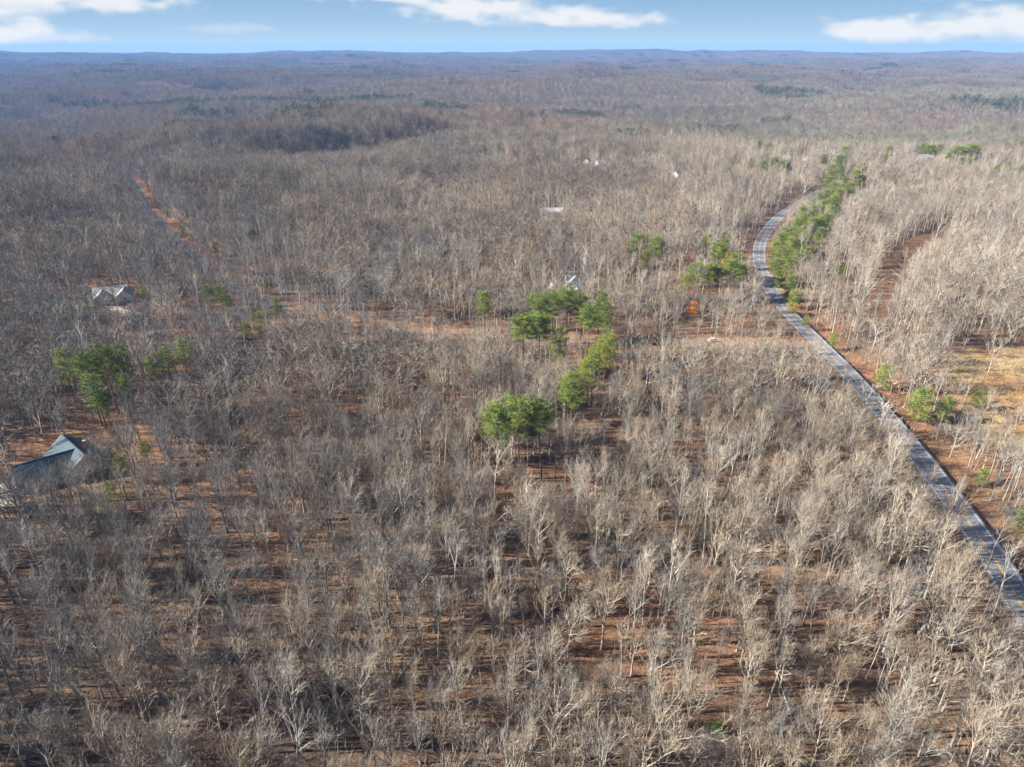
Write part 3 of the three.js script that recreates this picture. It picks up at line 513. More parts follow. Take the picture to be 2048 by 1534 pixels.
{
  const R = rng(4242), trees = [], eye = new THREE.Vector3(), cell = 4.55, far = 1010;
  const seen = (x, y, z) => { eye.set(x, y, z).project(camera); return eye.z < 1 && Math.abs(eye.x) < 1.0 && Math.abs(eye.y) < 1.0; };
  const MIX = [[0.15, 0.22, 0.10, 0.36, 0.13, 0.04], [0.26, 0.24, 0.08, 0.17, 0.22, 0.03], [0.38, 0.18, 0.03, 0.09, 0.30, 0.02]];   // rounded stand, mixed stand, slim pale stand beyond the road
  const pick = (w, q) => { let k = 0; while (k < w.length - 1 && q > w[k]) q -= w[k++]; return k; };
  // unbroken wood is planted in squares of trees, everything near an edge tree by tree
  const T = 19, filled = new Set(), plots = [];
  for (let i = -54; i < 54; i++) for (let j = -54; j < -6; j++) {
    const x = (i + 0.5) * T, z = (j + 0.5) * T, d = Math.hypot(x, z, EYE), f = -z;
    if (d < 225 || Math.hypot(x, z) > far - 12 || x > f * 0.86 + 70 || x < -f * 0.86 - 105) continue;
    let whole = true;
    for (let a = -1; a <= 1 && whole; a++) for (let b = -1; b <= 1; b++) { const px = x + a * T * 0.55, pz = z + b * T * 0.55; if (woodAt(px, pz) < 0.97 || room(px, pz, 0) < 17) { whole = false; break; } }
    if (whole) for (const g of greens) if (Math.abs(g[0] - x) < 17 && Math.abs(g[1] - z) < 17) { whole = false; break; }
    if (!whole) continue;
    filled.add(i + ',' + j); plots.push({ x, z, d, kind: x > 140 && z < -290 ? 2 : fbm(x / 85 + 2, z / 85, 3, 90) > 0.05 ? 0 : 1, q: hash(i, j, 3) });
  }
  function plot(seed, mix, vars, tints) {
    const R = rng(seed), parts = [], g = T / 4;
    for (let a = 0; a < 4; a++) for (let b = 0; b < 4; b++) {
      if (R() < (vars === VARFAR ? 0.24 : 0.08)) continue;
      const form = pick(mix, R()), v = vars[form * NV + Math.floor(R() * NV)], c = TINTS[pick(tints, R())][1], own = 0.72 + 0.5 * R(), s = 0.66 + 0.52 * R(), w = s * (0.86 + 0.4 * R()) * (vars === VARFAR ? 1.24 : 1), q = join(v), ca = q.attributes.color.array;
      for (let i = 0; i < ca.length; i++) ca[i] *= c[i % 3] * own;
      q.scale(w, s, w); q.rotateY(R() * 6.28); q.translate(-T / 2 + (a + R()) * g, 0, -T / 2 + (b + R()) * g); parts.push(q);
    }
    return mergeGeometries(parts);
  }
  for (let gz = -far; gz < -30; gz += cell) for (let gx = -far; gx < far; gx += cell) {
    const x = gx + (R() - 0.5) * cell * 1.25, z = gz + (R() - 0.5) * cell * 1.25, r1 = R(), r2 = R(), r3 = R(), r4 = R(), r5 = R(), f = -z, d = Math.hypot(x, z);
    if (d > far || x > f * 0.86 + 70 || x < -f * 0.86 - 105) continue;
    const stand = fbm(x / 85 + 2, z / 85, 3, 90);
    const open = 1.0 + 0.38 * fbm(x / 30, z / 26, 2, 93);
    if (r1 > woodAt(x, z) * open) continue;
    let tooNear = false; for (const g of greens) if (Math.abs(g[0] - x) < g[2] && Math.hypot(g[0] - x, g[1] - z) < g[2] * 0.8) { tooNear = true; break; }
    if (tooNear && r2 < 0.85) continue;
    const tall = room(x, z, r5); if (tall < 3.2) continue;
    if (filled.has(Math.floor(x / T) + ',' + Math.floor(z / T))) continue;
    const eastern = x > 140 && z < -290 ? 1 : 0, wt = MIX[eastern ? 2 : stand > 0.05 || x < -34 ? 0 : 1];
    const form = pick(wt, r2);
    const west = smooth(55, -75, x + 40 * stand), tw = eastern ? [0.34, 0.16, 0.12, 0.04, 0.28, 0.06] : [lerp(0.30, 0.08, west), lerp(0.18, 0.34, west), lerp(0.18, 0.07, west), lerp(0.10, 0.36, west), lerp(0.16, 0.04, west), lerp(0.08, 0.11, west)];
    const tint = pick(tw, r3);
    const near = distTo(C.lane, x, z), small = near[0] < 34 && near[1] < 0 ? 0.78 : near[0] < 17 ? 0.85 : 1;
    const s = Math.min((0.66 + 0.5 * r4 + 0.22 * fbm(x / 26, z / 26, 2, 97)) * small * (form === 2 ? 0.95 : 1), Math.max(4.5, tall) * (0.8 + 0.3 * r4) / (FORMS[form].h * TS));
    trees.push({ x, z, form, v: form * NV + Math.floor(((r5 * 131) % 1) * NV), tint, s, turn: r4 * 61 % 6.283, wx: 0.84 + 0.4 * ((r3 * 57) % 1), shade: 0.72 + ((r5 * 977) % 1) * 0.5, d: Math.hypot(x, z, EYE - 12), in: seen(x, 12 * s, z) || seen(x, 18 * s, z) });
  }
  // some solitary trees the photograph shows by the road and the field
  const extra = (x, z, form, tint, s, turn) => trees.push({ x, z, form, v: form * NV + 1, tint, s: s / TS, turn, wx: 1, shade: 1, d: Math.hypot(x, z, EYE - 12), in: true });
  for (const e of [[-129, -167.5, 3, 1, 0.62, 1], [-132, -163, 1, 3, 0.6, 2], [-125.5, -171, 3, 1, 0.6, 3], [-136, -160.5, 3, 3, 0.5, 4], [-127, -177, 1, 1, 0.55, 5], [-122, -180, 3, 0, 0.6, 2.5], [146, -171, 0, 4, 0.62, 1], [148, -173.5, 0, 0, 0.55, 2], [149, -168, 1, 4, 0.6, 3], [143.5, -178, 0, 0, 0.5, 4], [151, -176, 5, 4, 0.7, 5], [147, -165, 4, 4, 0.75, 0], [146, -152, 1, 4, 0.62, 1.5], [149, -148, 5, 4, 0.68, 2.5], [153, -146, 0, 0, 0.6, 3], [144, -190, 2, 4, 0.55, 2], [152, -216, 0, 4, 0.72, 0.3], [171, -248, 0, 4, 0.8, 1], [190, -246, 5, 4, 0.82, 2.2], [160, -255, 2, 4, 0.85, 3.3], [168, -262, 2, 0, 0.9, 4.1], [154, -268, 2, 4, 0.95, 0.8], [157, -292, 2, 4, 1.05, 5], [164, -303, 1, 4, 1.1, 2], [176, -290, 2, 4, 1.0, 1.1], [186, -304, 5, 4, 1.1, 3], [250, -596, 2, 4, 1.3, 1], [228, -590, 2, 0, 1.25, 2], [262, -628, 2, 4, 1.4, 4], [318, -705, 2, 4, 1.6, 2], [240, -720, 2, 4, 1.6, 3]]) extra(...e);
  trees.sort((a, b) => a.d - b.d);
  const single = new Set(trees.filter((t) => t.in).slice(0, 290));
  const barkMats = TINTS.map(([, c]) => std(c, { roughness: 0.95, vertexColors: true })), twigMats = TINTS.map(([, c]) => std(c, { roughness: 0.95, vertexColors: true }));
  const marks = [[-138, -176, 30, 'near the teal roofed house'], [22, -176, 24, 'before the round pine clump'], [-56, -114, 22, 'round the bare leafy clearing'], [8, -121, 14, 'at the dark thicket']];
  for (const t of trees) {
    if (!single.has(t)) continue;
    const v = VAR[t.v], [tone] = TINTS[t.tint], dm = distTo(C.main, t.x, t.z);
    let where = t.x < -45 ? 'in the dense grey wood' : t.x > 45 ? 'in the wood towards the road' : 'in the open leaf-strewn wood';
    for (const [mx, mz, r, say] of marks) if (Math.hypot(t.x - mx, t.z - mz) < r) { where = say; break; }
    if (dm[0] < 13) where = dm[1] > 0 ? 'between road and field' : 'along the wooded road edge';
    const o = thing('bare_tree', `${tone} ${FORMS[t.form].say} ${where}`, 'tree', t.x, height(t.x, t.z), t.z, t.turn, `${tone} ${FORMS[t.form].say.split(' ')[0]} trees ${where}`);
    part('trunk', v.trunk, barkMats[t.tint], o); part('crown', v.crown, twigMats[t.tint], o);
    o.scale.set(t.s * t.wx, t.s, t.s * t.wx);
  }
  // the rest of the wood, past counting
  const wood = new THREE.Group(); wood.name = 'bare_woodland'; scene.add(wood); tag(wood, 'leafless grey-brown hardwood forest covering the land', 'forest', null, 'stuff');
  const M = new THREE.Matrix4(), Q = new THREE.Quaternion(), Y = new THREE.Vector3(0, 1, 0), col = new THREE.Color();
  for (const [vars, lo, hi] of [[VAR, 0, 250], [VARFAR, 250, 9e9]]) vars.forEach((v, k) => {
    const list = trees.filter((t) => t.v === k && !single.has(t) && t.d >= lo && t.d < hi);
    if (!list.length) return;
    const im = new THREE.InstancedMesh(join(v), toned.flat, list.length); im.name = 'woodland_trees'; tag(im, null, null, null, 'stuff'); im.castShadow = im.receiveShadow = true;
    list.forEach((t, i) => { M.compose(new THREE.Vector3(t.x, height(t.x, t.z), t.z), Q.setFromAxisAngle(Y, t.turn), new THREE.Vector3(t.s * t.wx, t.s, t.s * t.wx)); im.setMatrixAt(i, M); const c = TINTS[t.tint][1]; const cool = smooth(-10, -110, t.x); im.setColorAt(i, col.setRGB(c[0] * t.shade * lerp(1, 0.84, cool), c[1] * t.shade * lerp(1, 0.88, cool), c[2] * t.shade * lerp(1, 0.96, cool))); });
    wood.add(im);
  });
  const PT = [[0.22, 0.24, 0.18, 0.16, 0.08, 0.12], [0.24, 0.22, 0.20, 0.12, 0.10, 0.12], [0.34, 0.18, 0.16, 0.04, 0.22, 0.06]];
  let np = 0;
  for (const [vars, lo, hi, n] of [[VAR, 0, 250, 3], [VARFAR, 250, 9e9, 5]]) for (let kind = 0; kind < 3; kind++) for (let k = 0; k < n; k++) {
    const L = plots.filter((p) => p.kind === kind && p.d >= lo && p.d < hi && Math.floor(p.q * n) === k);
    if (!L.length) continue;
    const im = new THREE.InstancedMesh(plot(7000 + kind * 50 + k * 7 + lo, (lo ? [[0.05, 0.12, 0.22, 0.54, 0.04, 0.03], [0.10, 0.20, 0.17, 0.43, 0.07, 0.03], [0.26, 0.22, 0.08, 0.28, 0.14, 0.02]] : [[0.12, 0.19, 0.15, 0.40, 0.10, 0.04], [0.20, 0.24, 0.11, 0.25, 0.16, 0.04], [0.34, 0.20, 0.05, 0.15, 0.24, 0.02]])[kind], vars, PT[kind]), toned.flat, L.length); im.name = 'woodland_trees'; tag(im, null, null, null, 'stuff'); im.castShadow = im.receiveShadow = true; np += L.length;
    L.forEach((p, i) => {
      const e = T / 2, sx = (height(p.x + e, p.z) - height(p.x - e, p.z)) / T, sz = (height(p.x, p.z + e) - height(p.x, p.z - e)) / T, q = Math.floor(hash(i, k, 9 + kind) * 4) * Math.PI / 2, c = Math.round(Math.cos(q)), s = Math.round(Math.sin(q)), big = 0.92 + 0.3 * (fbm(p.x / 60, p.z / 60, 2, 97) + 0.2);
      M.set(c, 0, s, p.x, sx * c - sz * s, big, sx * s + sz * c, height(p.x, p.z) - 0.1, -s, 0, c, p.z, 0, 0, 0, 1); im.setMatrixAt(i, M);
      const west = smooth(20, -260, p.x), u = (0.84 + 0.16 * hash(i, k, 31)) * (1 + 0.5 * fbm(p.x / 75, p.z / 60, 2, 99)); im.setColorAt(i, col.setRGB(u * lerp(1.0, 0.80, west), u * lerp(1.0, 0.84, west), u * lerp(1.0, 0.90, west)));
    });
    wood.add(im);
  }
  console.log('plots', np);
  console.log('trees', trees.length, 'single', single.size, 'to', [...single].pop()?.d);

  // far wood: squares of many trees, laid to the slope of the land
  function tile(seed, size, gap, lod, greenShare) {
    const R = rng(seed), parts = [];
    for (let x = -size / 2; x < size / 2; x += gap) for (let z = -size / 2; z < size / 2; z += gap) {
      const px = x + R() * gap, pz = z + R() * gap, form = [3, 1, 2, 3, 3, 2, 3, 2][Math.floor(R() * 8)], c = TINTS[[0, 1, 2, 2, 3, 5, 0, 5][Math.floor(R() * 8)]][1], s = 0.68 + 0.6 * R();
      let g;
      if (R() < greenShare) {
        const B = new Buf(), n = lod === 1 ? 150 : 60, k = lod === 1 ? 1 : 1.6;
        for (let i = 0; i < n; i++) { const a = R() * 6.28, y = R(), rr = 3.6 * Math.sqrt(Math.max(0.05, 1 - (y * 2 - 0.8) ** 2 / 1.5)) * Math.sqrt(R()); sliver(B, R, [Math.cos(a) * rr, 9 + y * 11, Math.sin(a) * rr], nrm([Math.cos(a), 0.5 + R(), Math.sin(a)]), 1.5 * k, 0.6 * k, [[0.050, 0.078, 0.030], [0.062, 0.090, 0.030], [0.040, 0.070, 0.032]][Math.floor(R() * 3)]); }
        g = B.geo();
      } else if (lod === 1) {
        g = join(VARFAR[form * NV + Math.floor(R() * NV)]);
        const ca = g.attributes.color.array, own = 0.62 + 0.72 * R(); for (let i = 0; i < ca.length; i++) ca[i] *= c[i % 3] * own;
      } else {
        const B = new Buf(), F = FORMS[form], top = F.h * 0.95 * TS, w = [3.0, 3.9, 5.2, 4.4, 2.2, 4.6][form] * 0.86, n = form === 4 ? 30 : 62, own = 0.5 + 0.95 * R();
        for (let i = 0; i < n; i++) { const a = R() * 6.28, y = 0.35 + 0.6 * R(), rr = w * Math.sqrt(Math.max(0.02, 1 - ((y - 0.62) / 0.42) ** 2)) * Math.pow(R(), 0.6); sliver(B, R, [Math.cos(a) * rr, y * top - 1, Math.sin(a) * rr], nrm([Math.cos(a) * 0.9 + (R() - 0.5) * 0.8, 0.6, Math.sin(a) * 0.9 + (R() - 0.5) * 0.8]), 2.2 + 1.6 * R(), 0.18, [c[0] * 0.94 * own, c[1] * 0.87 * own, c[2] * 0.8 * own]); }
        for (let i = 0; i < 2; i++) sliver(B, R, [0, 0, 0], [0, 1, 0], top * 0.9, 0.5, c);
        g = B.geo();
      }
      g.scale(s, s, s); g.rotateY(R() * 6.28); g.translate(px, 0, pz); parts.push(g);
    }
    return mergeGeometries(parts);
  }
  const sets = [
    { size: 36, from: 990, to: 2900, geos: [tile(11, 36, 5.2, 1, 0), tile(12, 36, 5.2, 1, 0.0), tile(13, 36, 5.2, 1, 0.03), tile(14, 36, 5.2, 1, 0.34)] },
    { size: 84, from: 2900, to: 11000, geos: [tile(21, 84, 5.1, 2, 0.0), tile(22, 84, 5.1, 2, 0.02), tile(23, 84, 5.1, 2, 0.0), tile(24, 84, 5.1, 2, 0.34)] },
  ];
  const forest = new THREE.Group(); forest.name = 'distant_forest'; scene.add(forest); tag(forest, 'far bare forest rolling over low hills to blue horizon', 'forest', null, 'stuff');
  const pineAt = (x, z) => Math.max(...[[-640, -1780, 190, 90], [-820, -2050, 260, 120], [-500, -1950, 220, 110], [-1150, -2250, 300, 120], [120, -1700, 80, 40], [-230, -1680, 120, 50], [430, -1500, 90, 40], [900, -2300, 160, 60], [900, -1320, 80, 40]].map(([a, b, w, h]) => 1 - ((x - a) / w) ** 2 - ((z - b) / h) ** 2));
  for (const S of sets) {
    const lists = S.geos.map(() => []), step = S.size * 0.97;
    for (let z = -S.to; z < -300; z += step) for (let x = -S.to * 0.8; x < S.to * 0.8; x += step) {
      const d = Math.hypot(x, z); if (d < S.from || d >= S.to || Math.abs(x) > -z * 0.9 + 60) continue;
      const r = hash(Math.round(x), Math.round(z), 5), p = 0.55 * Math.max(-1.5, pineAt(x, z)) + 2.6 * fbm(x / 150, z / 60, 3, 70) - 0.15;
      lists[p > 0.25 ? 3 : r < 0.4 ? 0 : r < 0.8 ? 1 : 2].push([x, z]);
    }
    S.geos.forEach((g, k) => {
      const L = lists[k]; if (!L.length) return;
      const im = new THREE.InstancedMesh(g, toned.flat, L.length); im.name = 'far_trees'; tag(im, null, null, null, 'stuff'); im.castShadow = im.receiveShadow = true;
      L.forEach(([x, z], i) => {
        const e = S.size / 2, sx = (height(x + e, z) - height(x - e, z)) / S.size, sz = (height(x, z + e) - height(x, z - e)) / S.size, q = Math.floor(hash(Math.round(x), Math.round(z), 9) * 4) * Math.PI / 2, c = Math.cos(q), s = Math.sin(q), v = 0.9 + 0.25 * hash(Math.round(x), Math.round(z), 12), k2 = 0.94 + 0.12 * hash(Math.round(x), Math.round(z), 13), big = 0.88 + 0.2 * (fbm(x / 240, z / 240, 2, 75) + 0.5);
        // columns: turned x, up, turned z, each lifted by the slope
        M.set(c, 0, s, x, sx * c - sz * s, big, sx * s + sz * c, height(x, z) - 0.3, -s, 0, c, z, 0, 0, 0, 1);
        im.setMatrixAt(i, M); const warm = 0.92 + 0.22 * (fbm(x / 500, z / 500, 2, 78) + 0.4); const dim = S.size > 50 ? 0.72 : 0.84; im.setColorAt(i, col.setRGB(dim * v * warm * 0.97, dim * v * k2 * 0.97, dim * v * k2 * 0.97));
      });
      forest.add(im);
    });
    console.log('tiles', S.size, lists.map((l) => l.length).join(' '));
  }

  // brush under the trees
  const under = new THREE.Group(); under.name = 'undergrowth'; scene.add(under); tag(under, 'thin brown bare brush growing under the trees', 'undergrowth', null, 'stuff');
  const shrubs = [brush(71, 2.2, 12), brush(72, 3.2, 15), brush(73, 4.4, 18)], lists = [[], [], []], R2 = rng(99);
  for (let z = -520; z < -60; z += 4.2) for (let x = -330; x < 330; x += 4.2) {
    const px = x + R2() * 4.2, pz = z + R2() * 4.2, r = R2(), k = Math.floor(R2() * 3);
    if (Math.abs(px) > -pz * 0.86 + 40) continue;
    const w = woodAt(px, pz), n = fbm(px / 17, pz / 17, 3, 81); let p = 0.05 + 0.45 * smooth(-0.02, 0.28, n); if (px < -30) p += 0.42;
    if (Math.hypot(px - 8, pz + 120) < 11) p = 1; if (inField(px, pz)) p = 0.6 * smooth(-0.1, 0.2, n); else if (w < 0.2) p *= 0.25;
    if (distTo(C.main, px, pz)[0] < 5.5 || distTo(C.left, px, pz)[0] < 5 || distTo(C.lane, px, pz)[0] < 3.5 || Math.hypot(px + 137, pz + 176) < 13 || Math.hypot(px + 208, pz + 336) < 12 || (w === 0 && r > 0.05)) continue;
    if (r < p) lists[k].push([px, pz, 0.7 + 0.7 * R2(), R2() * 6.28, Math.floor(R2() * 6)]);
  }
  const SH = [[0.15, 0.115, 0.09], [0.12, 0.105, 0.095], [0.22, 0.165, 0.115], [0.085, 0.078, 0.075], [0.19, 0.13, 0.085], [0.10, 0.092, 0.085]];
  shrubs.forEach((g, k) => {
    const im = new THREE.InstancedMesh(g, toned.flat, lists[k].length); im.name = 'brush'; tag(im, null, null, null, 'stuff'); im.castShadow = im.receiveShadow = true;
    lists[k].forEach(([x, z, s, t, c], i) => { M.compose(new THREE.Vector3(x, height(x, z), z), Q.setFromAxisAngle(Y, t), new THREE.Vector3(s, s, s)); im.setMatrixAt(i, M); im.setColorAt(i, col.setRGB(...SH[c])); });
    under.add(im);
  });
  // straw grass on the field and along the road bank
  {
    const B = new Buf(), Rg = rng(5); for (let i = 0; i < 26; i++) sliver(B, Rg, [(Rg() - 0.5) * 1.3, -0.03, (Rg() - 0.5) * 1.3], bend([0, 1, 0], Rg() * 0.7, Rg() * 6.28), 0.35 + 0.5 * Rg(), 0.05, BARK);
    const L = [];
    for (let i = 0; i < 26000; i++) {
      const x = 120 + Rg() * 150, z = -108 - Rg() * 165; if (Math.abs(x) > -z * 0.9 + 25) continue;
      const n = fbm(x / 13, z / 8, 3, 88), f = inField(x, z), [dm, sm] = distTo(C.main, x, z);
      if (f ? Rg() < smooth(-0.35, 0.2, n) : sm > 0 && dm > 5 && dm < 15 && Rg() < 0.12) L.push([x, z, 0.6 + Rg(), Rg() * 6.28, n]);
    }
    for (let i = 0; i < 1500; i++) { const z = -325 - Rg() * 75, x = 135 + Rg() * 40, [dm, sm] = distTo(C.main, x, z); if (sm > 0 && dm > 4.6 && dm < 8) L.push([x, z, 0.6 + Rg(), Rg() * 6.28, 0.3]); }
    const im = new THREE.InstancedMesh(B.geo(), toned.flat, L.length); im.name = 'straw_grass'; im.castShadow = im.receiveShadow = true; tag(im, 'dry straw coloured grass growing on the open field', 'grass', null, 'stuff');
    L.forEach(([x, z, s, t, n], i) => { M.compose(new THREE.Vector3(x, height(x, z), z), Q.setFromAxisAngle(Y, t), new THREE.Vector3(s, s, s)); im.setMatrixAt(i, M); const k = 0.85 + 0.3 * hash(i, 3, 3); z < -246 || n > 0.1 ? im.setColorAt(i, col.setRGB(0.47 * k, 0.36 * k, 0.19 * k)) : im.setColorAt(i, col.setRGB(0.42 * k, 0.25 * k, 0.11 * k)); });
    scene.add(im);
  }
}

// ------------------------------------------------------------------ houses
const wallWhite = std([0.72, 0.71, 0.68]), wallCream = std([0.60, 0.53, 0.40]), wallTan = std([0.40, 0.31, 0.22]), trimMat = std([0.78, 0.77, 0.73]), foundation = std([0.30, 0.29, 0.27]);
const shingle = (c) => std(c, { map: roofMap, roughness: 0.85 }), roofTeal = shingle([0.042, 0.078, 0.104]), roofGrey = shingle([0.34, 0.34, 0.34]), roofPale = std([0.62, 0.63, 0.64], { roughness: 0.5, metalness: 0.2 }), roofBrown = shingle([0.20, 0.14, 0.10]), roofDark = shingle([0.15, 0.15, 0.16]), brick = std([0.33, 0.15, 0.10]);
const glass = new THREE.MeshPhysicalMaterial({ color: rgb(0.06, 0.08, 0.10), roughness: 0.08, metalness: 0 }), doorMat = std([0.20, 0.07, 0.05], { roughness: 0.6 });
const boxGeo = (w, h, d) => new THREE.BoxGeometry(w, h, d);
function put(m, x, y, z, ry = 0) { m.position.set(x, y, z); m.rotation.y = ry; return m; }
// a gabled block: ridge along its own x axis
function gable(parent, cx, cz, turn, len, dep, wallH, rise, wall, roof, { windows = true, over = 0.5, doorAt = null, ends = true } = {}) {
  const c = Math.cos(turn), s = Math.sin(turn), at = (m, x, y, z, extra = 0) => put(m, cx + x * c + z * s, y, cz - x * s + z * c, turn + extra);
  const sh = new THREE.Shape([new THREE.Vector2(-dep / 2, -0.6), new THREE.Vector2(dep / 2, -0.6), new THREE.Vector2(dep / 2, wallH), new THREE.Vector2(0, wallH + rise), new THREE.Vector2(-dep / 2, wallH)]);
  const g = new THREE.ExtrudeGeometry(sh, { depth: len, bevelEnabled: false }); g.translate(0, 0, -len / 2); g.rotateY(Math.PI / 2);
  at(part('wall', g, wall, parent), 0, 0, 0);
  at(part('foundation', boxGeo(len + 0.12, 0.9, dep + 0.12), foundation, parent), 0, -0.2, 0);
  const sl = Math.hypot(dep / 2, rise), a = Math.atan2(rise, dep / 2);
  for (const q of [-1, 1]) {
    const rg = boxGeo(len + over * 2, 0.2, sl + over); rg.translate(0, 0.13, (sl + over) / 2); rg.rotateX(a); if (q < 0) rg.rotateY(Math.PI);
    const uvs = rg.attributes.uv; for (let i = 0; i < uvs.count; i++) uvs.setXY(i, uvs.getX(i) * len / 7, uvs.getY(i) * sl / 7);
    at(part('roof_slope', rg, roof, parent), 0, wallH + rise, 0);
    at(part('fascia', boxGeo(len + over * 2 + 0.04, 0.24, 0.06), trimMat, parent), 0, wallH + rise - Math.sin(a) * (sl + over) + 0.06, q * (Math.cos(a) * (sl + over) + 0.05));
  }
  at(part('ridge_cap', boxGeo(len + over * 2 + 0.03, 0.1, 0.34), roof, parent), 0, wallH + rise + 0.2, 0);
  if (ends) for (const e of [-1, 1]) for (const q of [-1, 1]) { const rk = boxGeo(0.1, 0.3, sl + over + 0.05); rk.translate(0, 0.05, (sl + over) / 2); rk.rotateX(a); if (q < 0) rk.rotateY(Math.PI); at(part('rake_board', rk, trimMat, parent), e * (len / 2 + over + 0.06), wallH + rise, 0); }
  if (windows) for (const q of [-1, 1]) for (let x = -len / 2 + 2; x < len / 2 - 1; x += 3.4) {
    if (doorAt !== null && q === 1 && Math.abs(x - doorAt) < 1.7) continue;
    const f = part('window', boxGeo(1.3, 1.5, 0.08), trimMat, parent); at(f, x, 1.6, q * (dep / 2 + 0.03));
    put(part('pane', boxGeo(1.06, 1.26, 0.04), glass, f), 0, 0, q * 0.035);
  }
  if (windows && ends) for (const e of [-1, 1]) { const f = part('window', boxGeo(0.08, 1.4, 1.2), trimMat, parent); at(f, e * (len / 2 + 0.03), 1.7, 0); put(part('pane', boxGeo(0.04, 1.16, 0.96), glass, f), e * 0.035, 0, 0); }
  if (doorAt !== null) { const d = part('door', boxGeo(1.0, 2.1, 0.08), doorMat, parent); at(d, doorAt, 1.05, dep / 2 + 0.04); put(part('handle', boxGeo(0.06, 0.12, 0.08), trimMat, d), 0.38, 0, 0.06); }
}
function house(name, label, x, z, turn, category = 'house', group) { return thing(name, label, category, x, height(x, z) + 0.1, z, turn, group); }
function chimney(h, x, y, z, hgt = 2) { const c = put(part('chimney', boxGeo(0.9, hgt, 0.7), brick, h), x, y, z); put(part('chimney_cap', boxGeo(1.1, 0.15, 0.9), foundation, c), 0, hgt / 2 + 0.075, 0); }
{
  let h = house('house', 'L-shaped house under a dark teal hipped roof among bare trees', -136.5, -176.5, 0);
  gable(h, 1.4, -3.2, Math.atan2(-8.6, 10), 17, 11.5, 3.1, 4.2, wallCream, roofTeal, { doorAt: 4 });
  gable(h, -3.2, 3.6, Math.atan2(-8, -10.6), 16, 11, 3.0, 4.1, wallCream, roofTeal, { doorAt: -2 });
  chimney(h, 4.6, 7.2, -4.2);
  const deck = part('deck', boxGeo(7, 0.25, 5), std([0.33, 0.31, 0.29]), h); put(deck, -13.5, 0.35, 9.8, Math.atan2(-8, -10.6));
  h = house('house', 'white house with light grey gabled roofs beside a green lawn', -207, -337, 0.35);
  gable(h, 0, 0, 0, 15, 10, 3.0, 3.4, wallWhite, roofGrey, { doorAt: 1 });
  gable(h, -3.6, 5.2, Math.PI / 2, 9, 7, 3.0, 2.7, wallWhite, roofGrey);
  gable(h, 6.6, 3.0, Math.PI / 2, 9.5, 7, 3.0, 3.0, wallWhite, roofGrey);
  chimney(h, 2.5, 6.9, -1.2);
  h = house('house', 'tall white gabled house behind the pine clump by the lane', 32, -343, 1.25);
  gable(h, 0, 0, 0, 9, 7.5, 5.6, 3.2, wallWhite, roofPale, { doorAt: 0 });
  for (const [x, z, r] of [[22, -355, 0.9], [32, -366.5, 0.3]]) { h = house('shed', 'small white shed near the tall white gabled house', x, z, r, 'shed', 'white sheds by the tall white house'); gable(h, 0, 0, 0, 5, 4, 2.6, 1.5, wallWhite, roofPale, { windows: false, doorAt: 0, over: 0.25 }); }
  h = house('house', 'long low building with pale grey metal roof in the mid wood', 31, -537, 0.1);
  gable(h, 0, 0, 0, 17, 9.5, 3.2, 2.6, wallWhite, roofPale, { doorAt: 2 });
  for (const [x, z, r] of [[15.6, -520, 0.2], [25, -504, 0.4], [35, -507, 1.2]]) { h = house('shed', 'small pale outbuilding below the long grey metal roof', x, z, r, 'shed', 'outbuildings below the metal roof'); gable(h, 0, 0, 0, 4.6, 3.4, 2.4, 1.2, wallWhite, roofPale, { windows: false, doorAt: 0, over: 0.2 }); }
  for (const [x, z, r, len, label, roof, wall] of [
    [93, -744, 0.5, 10, 'white house with pale roof in the far brown clearing', roofPale, wallWhite], [70, -785, 0.2, 8, 'white walled cottage with dark roof behind the far clearing', roofDark, wallWhite], [83, -768, 0.9, 9, 'small house with brown roof at the far brown clearing', roofBrown, wallWhite], [33, -799, 0, 11, 'dark roofed house at the wood edge beyond the clearing', roofDark, wallTan],
    [163, -690, 0.6, 9, 'white house with grey roof under a far hedge of evergreens', roofGrey, wallWhite], [164, -624, 0.2, 7, 'small tan house beside a patch of orange clay', roofDark, wallTan], [484, -833, 0.3, 16, 'long white house beyond the dark conifers', roofPale, wallWhite], [500, -822, 1.2, 9, 'white garage beside the long far white house', roofPale, wallWhite], [633, -915, 0.2, 18, 'broad pale farmhouse near the far driveway', roofPale, wallCream], [612, -862, 0.1, 15, 'grey low house with blue-grey roof by the far road', roofGrey, wallWhite], [316, -822, 0.2, 8, 'tan cottage showing above the dark evergreen row', roofPale, wallTan], [338, -814, 0.9, 8, 'white cottage above the dark evergreen row', roofPale, wallWhite],
  ]) { h = house('house', label, x, z, r); gable(h, 0, 0, 0, len, 7.5, 3.2, 2.8, wall, roof, { doorAt: 0 }); }
}

